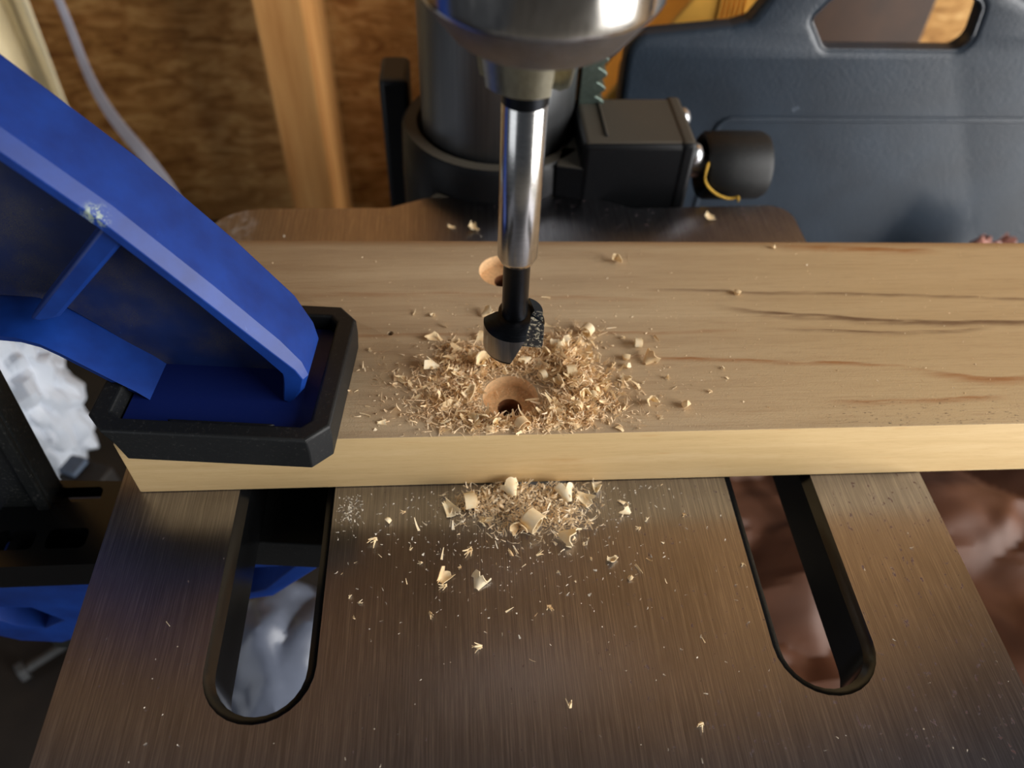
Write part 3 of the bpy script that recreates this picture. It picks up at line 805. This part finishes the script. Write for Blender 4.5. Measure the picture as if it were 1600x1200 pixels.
V, F = boxgeo(72, 268, 330, 348, BENCH + 0.3, 260)
o = add('dark_panel', [(x, y + (z - BENCH) * 0.03 , z) for x, y, z in V], F, 'darkwood', bevel=1.5)
recentre(tag(o, 'dark brown wooden panel leaning on the wall behind the black case', 'panel'))
# small grey bolt and a grey-blue block in the dark at left
bt = thing('bolt', 'small grey metal bolt lying in the dark left of the table', 'bolt', (-232, 52, BENCH))
Rb = Matrix.Translation(Vector((-240, 47, BENCH + 6))) @ Matrix.Rotation(math.radians(38), 4, 'Z')
add('bolt_shaft', *xform(lathe([(2.4, 0), (2.4, 26)], 16, 'X'), Rb), 'dimplastic', bt)
add('bolt_head', *xform(lathe([(5.4, -4), (5.6, -3.4), (5.6, 0)], 6, 'X'), Rb), 'dimplastic', bt, bevel=0.4)
kb = thing('storage_box', 'small dark box with a grey blue lid in the gap left of the board', 'box', (-197, 103, BENCH))
Rb = Matrix.Translation(Vector((-197, 103, 0))) @ Matrix.Rotation(math.radians(-22), 4, 'Z')
add('box_body', *xform(boxgeo(-7, 14, -7, 7, BENCH + 0.5, -146), Rb), 'bench', kb, bevel=1.5)
add('box_lid', *xform(boxgeo(-6.5, 2.5, -5, 5, -145.9, -143), Rb), 'greyblock', kb, bevel=1.0)

# yellow thread hooked on the crank hub
th = [(70.9, 112.0, 12.0), (69.5, 109.0, 9.5), (69.6, 108.4, 6.5), (71.7, 108.3, 3.6), (75.7, 108.3, 0.4), (80.3, 108.3, -1.3), (82.9, 108.3, -0.5), (83.4, 108.1, 0.6), (83.7, 108.0, -2.4)]
o = add('yellow_thread', *tube(th, 0.55, 8), 'thread', ang=80); sb = o.modifiers.new('s', 'SUBSURF'); sb.levels = sb.render_levels = 2
recentre(tag(o, 'short yellow thread curling round the black crank hub', 'thread'))

# ------------------------------------------------------------------ wood shavings
random.seed(11)
def solid_sheet(P, nu, nv, th=0.14):
    """thicken a grid of points P[j][i]"""
    V = []; F = []
    for side in (0, 1):
        for j in range(nv):
            for i in range(nu):
                a = P[j][min(i + 1, nu - 1)] - P[j][max(i - 1, 0)]; b = P[min(j + 1, nv - 1)][i] - P[max(j - 1, 0)][i]
                n = a.cross(b); n = n.normalized() if n.length > 1e-6 else Vector((0, 0, 1))
                V.append(tuple(P[j][i] + n * (th * (0.5 if side else -0.5))))
    N = nu * nv
    for j in range(nv - 1):
        for i in range(nu - 1):
            a = j * nu + i; F.append((a, a + 1, a + nu + 1, a + nu)); F.append((N + a, N + a + nu, N + a + nu + 1, N + a + 1))
    edge = [i for i in range(nu)] + [j * nu + nu - 1 for j in range(1, nv)] + [(nv - 1) * nu + i for i in range(nu - 2, -1, -1)] + [j * nu for j in range(nv - 2, 0, -1)]
    for k in range(len(edge)):
        a, b = edge[k], edge[(k + 1) % len(edge)]; F.append((a, N + a, N + b, b))
    return V, F

def mesh_of(name, g, mat='chip', ang=50):
    me = bpy.data.meshes.new(name); z0 = min(v[2] for v in g[0])
    me.from_pydata([(v[0] * S, v[1] * S, (v[2] - z0) * S) for v in g[0]], [], g[1]); me.update(); smooth(me, ang); me.materials.append(MT[mat]); return me

def cone_curl(rnd, sweep=4.6, h=2.6, r0=0.35, r1=1.6):
    nu, nv = 13, 4; P = []; ph = rnd.uniform(0.05, 0.2)
    for j in range(nv):
        row = []
        for i in range(nu):
            a = sweep * i / (nu - 1); t = j / (nv - 1)
            r = (r0 + (r1 - r0) * t) * (1 - 0.42 * i / (nu - 1) + ph * math.sin(a * 2.1 + ph * 20) * t); jag = (rnd.uniform(-0.75, 0.3) if j == nv - 1 else 0)
            row.append(Vector((r * math.cos(a), r * math.sin(a), h * t + jag)))
        P.append(row)
    return solid_sheet(P, nu, nv)
def roll_curl(rnd, turns=1.6, w=1.5, r=1.3):
    nu, nv = 18, 3; P = []
    for j in range(nv):
        row = []
        for i in range(nu):
            t = i / (nu - 1); a = turns * 2 * math.pi * t; rr = r * (1 - 0.55 * t)
            row.append(Vector((rr * math.cos(a), w * (j / (nv - 1) - 0.5) + 0.5 * t, rr * math.sin(a))))
        P.append(row)
    return solid_sheet(P, nu, nv, 0.13)
def flake(rnd, L=2.6, w=1.8, bend=1.1):
    nu, nv = 7, 5; P = []
    for j in range(nv):
        row = []
        for i in range(nu):
            x = (i / (nu - 1) - 0.5); y = j / (nv - 1) - 0.5
            ww = w * (0.55 + 0.9 * (y + 0.5)); jag = rnd.uniform(-0.4, 0.4) if j in (0, nv - 1) else 0
            row.append(Vector((x * ww, y * L + jag, bend * (1.1 * x * x * 4 * 0.5 + y * y * 1.6) + rnd.uniform(-.05, .05))))
        P.append(row)
    return solid_sheet(P, nu, nv)
def sliver_pts(rnd, o, d, L, w, curl):
    """thin bent strip; returns solid geometry"""
    d = d.normalized(); side = d.cross(Vector((rnd.uniform(-1, 1), rnd.uniform(-1, 1), rnd.uniform(-1, 1)))).normalized(); up = side.cross(d)
    n = 5; P = [[], []]; p = o.copy(); a = 0
    for i in range(n):
        ww = w * (1 - 0.75 * i / (n - 1)); P[0].append(p - side * ww / 2); P[1].append(p + side * ww / 2)
        a += curl / n; p = p + (d * math.cos(a) + up * math.sin(a)) * (L / (n - 1))
    return solid_sheet(P, n, 2, 0.10)
def bunch(rnd, n=6, L=2.4, spread=0.55):
    gs = []; base = Vector((rnd.uniform(-1, 1), rnd.uniform(-1, 1), 0.25)).normalized()
    for k in range(n):
        d = base + Vector((rnd.uniform(-spread, spread), rnd.uniform(-spread, spread), rnd.uniform(-0.1, 0.5)))
        gs.append(sliver_pts(rnd, Vector((rnd.uniform(-.3, .3), rnd.uniform(-.3, .3), 0.1)), d, L * rnd.uniform(0.5, 1.2), rnd.uniform(0.35, 0.85), rnd.uniform(-1.6, 1.6)))
    return join_geo(*gs)
def crumb(rnd):
    V = []; bm = bmesh.new(); bmesh.ops.create_icosphere(bm, subdivisions=1, radius=0.55)
    V = [tuple(v.co * rnd.uniform(0.6, 1.3)) for v in bm.verts]; F = [tuple(w.index for w in f.verts) for f in bm.faces]; bm.free(); return V, F

rnd = random.Random(4)
TPL = {
    'cone': [mesh_of('cone_curl', cone_curl(rnd, rnd.uniform(2.6, 4.9), rnd.uniform(1.9, 2.7), 0.35, rnd.uniform(1.3, 1.8))) for _ in range(5)],
    'roll': [mesh_of('roll_curl', roll_curl(rnd, rnd.uniform(1.1, 1.9), rnd.uniform(1.3, 2.0))) for _ in range(4)],
    'flake': [mesh_of('flake', flake(rnd, rnd.uniform(2.2, 3.2), rnd.uniform(1.4, 2.2), rnd.uniform(0.7, 1.4))) for _ in range(6)],
    'bunch': [mesh_of('bunch', bunch(rnd, rnd.randint(5, 8))) for _ in range(6)],
    'sliver': [mesh_of('sliver', sliver_pts(rnd, Vector((0, 0, 0.1)), Vector((1, 0, 0.12)), 2.6, 0.5, rnd.uniform(-0.9, 0.9))) for _ in range(6)],
    'crumb': [mesh_of('crumb', crumb(rnd)) for _ in range(4)],
}
NM = dict(cone='cone_shaving', roll='rolled_shaving', flake='wood_flake', bunch='splintered_shaving', sliver='wood_sliver', crumb='wood_crumb')
def shaving(kind, x, y, z, size, label, rot=None, tilt=None, group=None):
    me = rnd.choice(TPL[kind]); o = bpy.data.objects.new(NM[kind], me); C.objects.link(o)
    t = tilt if tilt is not None else {'cone': (rnd.uniform(0.5, 1.9), rnd.uniform(-.4, .4)), 'roll': (0, 0), 'flake': (rnd.uniform(-.5, .5), rnd.uniform(-.5, .5))}.get(kind, (0, 0))
    R = Matrix.Rotation(rot if rot is not None else rnd.uniform(0, 6.28), 3, 'Z') @ Matrix.Rotation(t[0], 3, 'X') @ Matrix.Rotation(t[1], 3, 'Y')
    o.rotation_euler = R.to_euler(); size *= {'cone': 1.3, 'roll': 1.25, 'flake': 1.2}.get(kind, 1.0); o.scale = (size,) * 3
    zmin = min((R @ v.co).z for v in me.vertices) * size
    o.location = (x * S, y * S, z * S - zmin + 0.00003)
    o['label'] = label; o['category'] = 'wood shaving'; o['group'] = group or 'wood shavings on the board'
    return o

TB = TH
BD = 'wood shavings on the board'; TBG = 'wood shavings on the steel table'
for a in [
    ('cone', 27.8, 49.8, TB, 0.85, 'pale wood chip alone on the far part of the board, right of the bit'),
    ('crumb', 59.1, 35.0, TB, 1.9, 'small wood crumb on the board beside the dark grain lines'),
    ('sliver', 7.6, 34.4, TB, 1.0, 'thin upright wood sliver on the board right of the black bit neck'),
    ('sliver', -29.1, 28.8, TB, 0.8, 'short wood sliver on the board, leftmost behind the shavings ring'),
    ('flake', -24.0, 28.2, TB, 0.55, 'small tan wood flake on the board left of the bit neck'),
    ('cone', -11.1, 27.8, TB, 0.95, 'cone shaped wood curl on the board just left of the bit head'),
    ('flake', -24.4, 20.1, TB, 1.05, 'long lying wood flake left of the bit head'),
    ('cone', -22.3, 9.8, TB, 1.15, 'cup shaped white wood curl left of the shavings ring'),
    ('flake', -18.7, 17.5, TB, 0.95, 'upright wood flake standing left of the bit head'),
    ('cone', -16.4, 15.2, TB, 0.9, 'pointed wood curl next to the upright flake'),
    ('cone', -11.8, 10.6, TB, 1.5, 'large open orange wood curl below left of the bit head'),
    ('roll', 16.0, 20.7, TB, 1.15, 'spiral rolled wood curl right of the bit head'),
    ('cone', 8.1, 16.5, TB, 1.35, 'large wood curl on top of the ring right of the cutter'),
    ('cone', 11.7, 13.0, TB, 1.1, 'tan cone curl in the ring beside the largest right hand curl'),
    ('flake', 15.0, 12.6, TB, 1.1, 'bright wood flake at the right rim of the shavings ring'),
    ('roll', 28.2, 16.0, TB, 0.9, 'curled wood shaving right of the ring, farthest of the right cluster'),
    ('sliver', 33.3, 19.5, TB, 1.1, 'slanting wood sliver at the upper right of the right hand cluster'),
    ('crumb', 24.6, 11.4, TB, 2.1, 'round wood crumb in the right hand cluster'),
    ('crumb', 24.5, 8.7, TB, 1.7, 'lower of the two round wood crumbs in the right hand cluster'),
    ('cone', 29.0, 9.5, TB, 1.2, 'white fan shaped wood curl in the right hand cluster'),
    ('flake', 23.5, 4.0, TB, 1.0, 'broad tan wood flake under the right hand cluster'),
    ('cone', 28.2, -2.7, TB, 1.1, 'white cup shaped wood curl near the front edge right of the hole'),
    ('crumb', 36.5, -4.6, TB, 2.0, 'pinkish wood crumb near the front edge, farthest right'),
    ('bunch', -21.6, -7.7, TB, 1.1, 'fan of splintered shaving at the front edge left of the hole'),
    ('sliver', -38.2, -5.3, TB, 1.0, 'wood sliver on the board just right of the rubber pad'),
    ('flake', -35.4, -7.1, TB, 0.5, 'small wood flake at the front edge right of the rubber pad'),
    ('sliver', 20.8, -3.3, TB, 1.1, 'wood sliver lying right of the ring near the front edge'),
    ('crumb', 75.1, 54.7, TB, 1.2, 'white wood crumb at the back edge of the board'),
    ('roll', 9.7, 5.7, TB + 1.2, 1.0, 'rolled curl on the ring right of the hole'),
    ('cone', 11.8, -0.2, TB + 1.0, 1.1, 'white curl low in the ring right of the hole'),
    ('flake', 6.0, -8.2, TB + 0.5, 0.9, 'bright flake in front right of the hole'),
    ('bunch', 8.0, 10.0, TB + 2.0, 1.3, 'splintered shaving on top of the ring'),
    ('roll', 3.0, 5.2, TB + 0.7, 0.8, 'small roll on the right rim of the hole'),
    ('bunch', -13.5, 5.0, TB + 0.5, 1.0, 'splintered shaving on the left rim of the hole'),
]:
    shaving(*a, group=BD)
ORD = 'first second third fourth fifth sixth seventh eighth ninth tenth eleventh twelfth thirteenth fourteenth fifteenth sixteenth seventeenth eighteenth nineteenth twentieth'.split()
def spread_labels(pts, zones, what):
    """zones: (test, words); within a zone the pieces are counted from the left"""
    out = {}
    for test, words in zones:
        z = sorted(p for p in pts if p not in out and test(*p[:2]))
        for k, p in enumerate(z): out[p] = '%s %s, %s from the left' % (what, words, ORD[k])
    return out
RC = [(5.5, 12.5, 2.2), (8.5, 8.0, 2.8), (12.5, 8.5, 2.0), (13.5, 3.0, 1.6), (10.5, -5.0, 1.2), (3.5, -8.5, 0.8), (-3.0, -9.4, 0.5), (-9.5, -9.0, 0.6), (-15.0, -6.0, 0.5),
                (-14.5, 1.0, 0.7), (-17.5, 6.5, 0.5), (-14.0, 12.5, 0.8), (-7.0, 12.0, 0.9), (0.5, 10.5, 1.6), (3.5, 8.0, 1.2), (11.0, 16.0, 1.2), (6.5, 15.5, 1.6), (14.5, -1.5, 0.8), (7.5, 2.0, 1.4), (9.0, 12.5, 3.0)]
LB = spread_labels(RC, [(lambda x, y: y > 7, 'in the shavings ring behind the hole'), (lambda x, y: y < -3.5, 'in the shavings ring before the hole'), (lambda x, y: True, 'in the ring beside the hole')], 'small pale curl')
for x, y, z in RC:
    shaving(rnd.choice(['cone', 'flake', 'roll', 'flake']), x, y, TB + z * 0.7, rnd.uniform(0.7, 1.15), LB[(x, y, z)], group='curls in the shavings ring')
SB = [(-40, 16.5), (-35.9, 14.1), (-12, 24.7), (-29.5, 10.1), (-33.2, 4.9), (-30.7, -0.2), (-26.9, -3.3), (15.1, -1.7), (18.1, 3.4), (22.8, -6.9), (33.6, 5.0), (48.8, 7.8), (49.2, 4.1),
             (29.5, -8.1), (-41.5, 3.1), (-39.6, -1.9), (-29.1, -6.2), (35.6, 1.8), (27.3, 3.1), (20.5, 8.5), (19.5, 17.8), (-32.5, 9.0), (-36.5, 1.4), (44.0, 0.0), (25.5, 19.0)]
LB = spread_labels(SB, [(lambda x, y: x < -20, 'on the board left of the shavings ring'), (lambda x, y: x > 30, 'on the board far right of the ring'), (lambda x, y: True, 'on the board close right of the ring')], 'tiny wood splinter')
for x, y in SB:
    shaving(rnd.choice(['sliver', 'bunch', 'sliver', 'bunch']), x, y, TB, rnd.uniform(0.35, 0.7), LB[(x, y)], group='tiny splinters on the board')

for a in [
    ('cone', -4.7, -17.3, 1.0, 1.35, 'white cone curl at the back of the pile in front of the board'),
    ('cone', 8.8, -18.3, 0.6, 1.35, 'cream cone curl at the right of the pile in front of the board'),
    ('roll', -0.7, -24.6, 0.4, 1.7, 'large orange rolled curl at the front of the pile'),
    ('cone', -3.8, -24.4, 0.2, 1.3, 'white cone curl beside the large orange roll'),
    ('bunch', -13.2, -22.3, 0.2, 1.7, 'fan shaped splintered shaving at the front left of the pile'),
    ('cone', 5.1, -27.1, 0, 1.5, 'tall white cone curl, nearest of the pile'),
    ('roll', -15.6, -17.8, 0.4, 1.35, 'tan rolled curl at the left of the pile'),
    ('flake', -20.3, -18.5, 0, 1.1, 'curved flake left of the pile'),
    ('flake', 12.5, -17.0, 0, 1.1, 'white flake right of the pile below the board'),
    ('flake', 16.0, -14.6, 0, 0.9, 'tan flake at the foot of the board right of the pile'),
    ('bunch', 22.4, -18.7, 0, 0.9, 'splintered shaving well right of the pile'),
    ('cone', 23.3, -21.6, 0, 0.8, 'white cupped chip well right of the pile'),
    ('bunch', -37.5, -26.1, 0, 1.2, 'fuzzy splintered tuft left of the pile'),
    ('sliver', -27.6, -24.4, 0, 1.3, 'long split sliver between the tuft and the pile'),
    ('crumb', -34.9, -21.5, 0, 1.4, 'round crumb above the fuzzy tuft'),
    ('sliver', -22.3, -32.2, 0, 1.1, 'sliver left of the dark middle of the table, below the pile'),
    ('bunch', -15.6, -29.6, 0, 1.1, 'splintered bunch in front of the pile at left'),
    ('flake', -22.0, -36.6, 0, 1.0, 'folded flake, left of the two chips in front of the pile'),
    ('bunch', -21.3, -38.6, 0, 0.8, 'splinter bunch touching the folded flake'),
    ('cone', -14.5, -40.0, 0, 1.3, 'cupped curl, right of the two chips in front of the pile'),
    ('bunch', -24.8, -44.9, 0, 0.8, 'small forked splinter left of the middle of the table'),
    ('bunch', 1.3, -44.5, 0, 0.95, 'twisted splinter in the middle of the table'),
    ('sliver', -8.3, -45.6, 0, 0.8, 'single thin sliver left of the twisted splinter'),
    ('bunch', -6.1, -32.0, 0, 0.8, 'small splintered bunch in front of the pile at centre'),
    ('bunch', -0.4, -31.9, 0, 0.8, 'small splintered bunch in front of the pile at right'),
    ('flake', 17.2, -34.3, 0, 0.85, 'white curled flake right of the middle of the table'),
    ('sliver', 22.2, -35.3, 0, 1.1, 'tan sliver next to the white curled flake'),
    ('sliver', 25.1, -33.7, 0, 0.7, 'upright sliver right of the tan sliver'),
    ('crumb', 20.5, -38.8, 0, 1.4, 'crumb below the tan sliver'),
    ('bunch', -13.9, -53.3, 0, 0.85, 'star shaped splinter alone low on the table'),
    ('sliver', -3.9, -56.3, 0, 0.6, 'tiny sliver right of the star shaped splinter'),
    ('bunch', 3.5, -66.8, 0, 0.7, 'hooked splinter near the front of the table'),
    ('bunch', 30.0, -71.0, 0, 0.8, 'pale splinter star near the front of the table, at right'),
    ('sliver', -81.1, -44.6, 0, 0.6, 'single splinter on the table left of the left slot'),
    ('flake', -19.1, 91.2, 0, 0.7, 'narrow flake behind the board left of the bit'),
    ('flake', -12.2, 91.1, 0, 1.1, 'triangular flake behind the board left of the bit'),
    ('flake', 69.5, 95.2, 0, 1.0, 'pale flake behind the board near the crank hub'),
]:
    shaving(*a, group=TBG)
SB = [(-40.5, -42), (-41, -45.7), (-42.2, -32.2), (-44.6, -34.5), (-42.7, -40.8), (-29.7, -29.4), (-26.7, -32.8), (26.6, -23.9), (25, -25.6), (32.8, -13.4), (36.3, -22.1), (28.7, -40.3), (47.3, -35.9), (34.3, -54.5),
             (3.9, -36.5), (10.7, -29.4), (12.4, -27.7), (-9.8, -33.5), (-11.8, -27.6), (8, -39.1), (-2, -46.8), (-3, -34.1), (-36, -31), (-31, -19), (14, -24), (18, -29), (30, -30), (-18, -34), (-30, -38), (12, -33)]
LB = spread_labels(SB, [(lambda x, y: x < -24, 'on the steel table left of the pile'), (lambda x, y: x > 16, 'on the steel table right of the pile'), (lambda x, y: True, 'on the steel table before the pile')], 'tiny wood splinter')
for x, y in SB:
    shaving(rnd.choice(['sliver', 'bunch', 'sliver', 'bunch']), x, y, 0, rnd.uniform(0.3, 0.6), LB[(x, y)], group='tiny splinters on the table')
shaving('sliver', PC[0] + 5.5, PC[1] - 16.8, 25.7, 0.9, 'grey wood splinter inside the black rubber pad', tilt=(0.3, 0.5), group='splinter on the clamp')

# uncountable fluff, built as real strips
def fluff(name, n, sampler, label, lmin, lmax, wmin, wmax, up=0.5, mat='fluff', keep=None):
    V = []; F = []; rr = random.Random(len(name) * 7 + n)
    for _ in range(n):
        s = sampler(rr)
        if s is None: continue
        x, y, z = s
        d = Vector((rr.gauss(0, 1), rr.gauss(0, 1), abs(rr.gauss(0, up))))
        d.normalize(); side = d.cross(Vector((rr.gauss(0, 1), rr.gauss(0, 1), rr.gauss(0, 1))))
        if side.length < 1e-3: continue
        side.normalize(); upv = side.cross(d); L = rr.uniform(lmin, lmax); w = rr.uniform(wmin, wmax) * (2.2 if rr.random() < 0.16 else 1.0); curl = rr.uniform(-3.0, 3.0)
        p = Vector((x, y, z)); a = 0; k = 5; b = len(V); zlo = s[2] if keep is None else keep
        for i in range(k):
            ww = w * (1 - 0.7 * i / (k - 1)) * 0.5
            for sg in (-1, 1):
                q = p + side * (ww * sg); V.append((q.x, q.y, max(q.z, zlo + 0.04)))
            a += curl / k; p = p + (d * math.cos(a) + upv * math.sin(a)) * (L / (k - 1))
        for i in range(k - 1): F.append((b + 2 * i, b + 2 * i + 1, b + 2 * i + 3, b + 2 * i + 2))
    o = add(name, V, F, mat, ang=80); tag(o, label, 'wood shavings', kind='stuff'); return recentre(o)

def in_hole(x, y, r=6.5): return math.hypot(x - BX, y) < r or math.hypot(x + 4.6, y - 46.2) < r
CL = [(9.0, 11.0, 3.6, 3.4, 4.2, 5), (11.5, 4.0, 3.4, 4.0, 3.6, 5), (9.0, -3.0, 4.2, 3.0, 2.6, 4), (5.0, -7.5, 4.5, 1.8, 2.0, 3), (-2.5, -9.3, 6, 1.1, 1.2, 2.4), (-11.5, -8.0, 4.5, 1.8, 1.5, 3),
      (-19.5, -4.0, 5.0, 3.0, 1.0, 2.6), (-15.5, 3.0, 3.2, 3.6, 1.6, 3), (-21.5, 5.0, 4.5, 4.5, 0.9, 2), (-16.5, 12.0, 4.0, 3.5, 1.5, 2.6), (0.5, 12.0, 5.0, 2.8, 2.6, 3.4), (-8.0, 10.0, 4.5, 2.0, 1.6, 2.4),
      (-2, 2, 14, 9, 0.7, 3.5), (17, -3, 5, 4, 0.7, 1.6), (10, 18, 5, 3, 1.2, 1.2), (-28, 2, 6, 6, 0.4, 1.2)]
tot = sum(c[5] for c in CL)
def ring(rr):
    k = rr.uniform(0, tot)
    for cx, cy, sx, sy, h, wt in CL:
        k -= wt
        if k <= 0: break
    x = rr.gauss(cx, sx); y = rr.gauss(cy, sy)
    if y < -11.0 or in_hole(x, y, 6.9): return None
    d = math.exp(-(((x - cx) / (1.4 * sx)) ** 2 + ((y - cy) / (1.4 * sy)) ** 2))
    rim = min(1.0, (math.hypot(x - BX, y) - 6.5) / 3.0)
    return x, y, TH + rr.uniform(0.03, 0.25 + h * d * rim)
fluff('shavings_ring', 6000, ring, 'fluffy ring of fine shavings heaped round the drilled hole', 0.8, 2.9, 0.12, 0.42, 0.45, keep=TH)
fluff('curled_ribbons', 520, ring, 'broader curled ribbons of shaving lying in the ring round the hole', 1.8, 3.8, 0.6, 1.3, 0.5, 'chip', keep=TH)
def holefloor(rr):
    a = rr.uniform(0, 6.28); r = 6.0 * math.sqrt(rr.random())
    if r < 3.1: return None
    return BX + r * math.cos(a), r * math.sin(a), TH - 3.7 + rr.uniform(0.02, 0.3)
fluff('shavings_in_hole', 320, holefloor, 'fine shavings lying on the floor of the front counterbored hole', 0.5, 1.2, 0.1, 0.25, 0.2, keep=TH - 3.7)
def pile(rr):
    cx, cy, sx, sy, h = rr.choice([(-5, -17, 7, 2.5, 2.6), (2, -19, 6, 3, 2.4), (-12, -18, 4, 2.4, 1.8), (6, -22, 4, 3.5, 1.5), (-3, -21, 7, 4, 1.4), (-3, -14, 8, 1.5, 2.6)])
    x = rr.gauss(cx, sx); y = rr.gauss(cy, sy)
    if y > -12.2: return None
    d = math.exp(-(((x - cx) / (1.4 * sx)) ** 2 + ((y - cy) / (1.4 * sy)) ** 2))
    return x, y, rr.uniform(0.03, 0.2 + h * d)
fluff('shavings_pile', 1700, pile, 'loose pile of fine shavings on the steel table at the foot of the board', 0.9, 3.0, 0.15, 0.5, 0.4, keep=0.0)
def dust_board(rr):
    if rr.random() < 0.7: x, y = rr.gauss(-2, 26), rr.gauss(4, 15)
    else: x, y = rr.uniform(-90, 150), rr.uniform(-11, 57)
    if y < -11 or y > 57 or x < -42 and y < 26 and x > -96 or in_hole(x, y, 7): return None
    return x, y, TH + 0.05
fluff('dust_on_board', 1500, dust_board, 'fine sawdust specks scattered over the top of the board', 0.15, 0.75, 0.08, 0.28, 0.15, keep=TH)
def dust_table(rr):
    t = rr.random()
    if t < 0.62: x, y = rr.gauss(-2, 19), -13 - abs(rr.gauss(0, 15))
    elif t < 0.74: x, y = rr.gauss(-44.3, 1.6), rr.gauss(-18, 3.5)
    elif t < 0.85: x, y = rr.gauss(-5, 40), rr.gauss(-45, 18)
    else: x, y = rr.uniform(-98, 98), rr.uniform(-98, 100)
    if abs(x) > 98 or y < -100 or y > 100 or (47.5 < abs(x) < 72 and y > -68): return None
    if -13.5 < y < 63 : return None
    return x, y, 0.05
fluff('dust_on_table', 1050, dust_table, 'fine pale sawdust specks scattered over the steel table', 0.2, 1.0, 0.1, 0.3, 0.15, 'dust', keep=0.0)

clean_base()
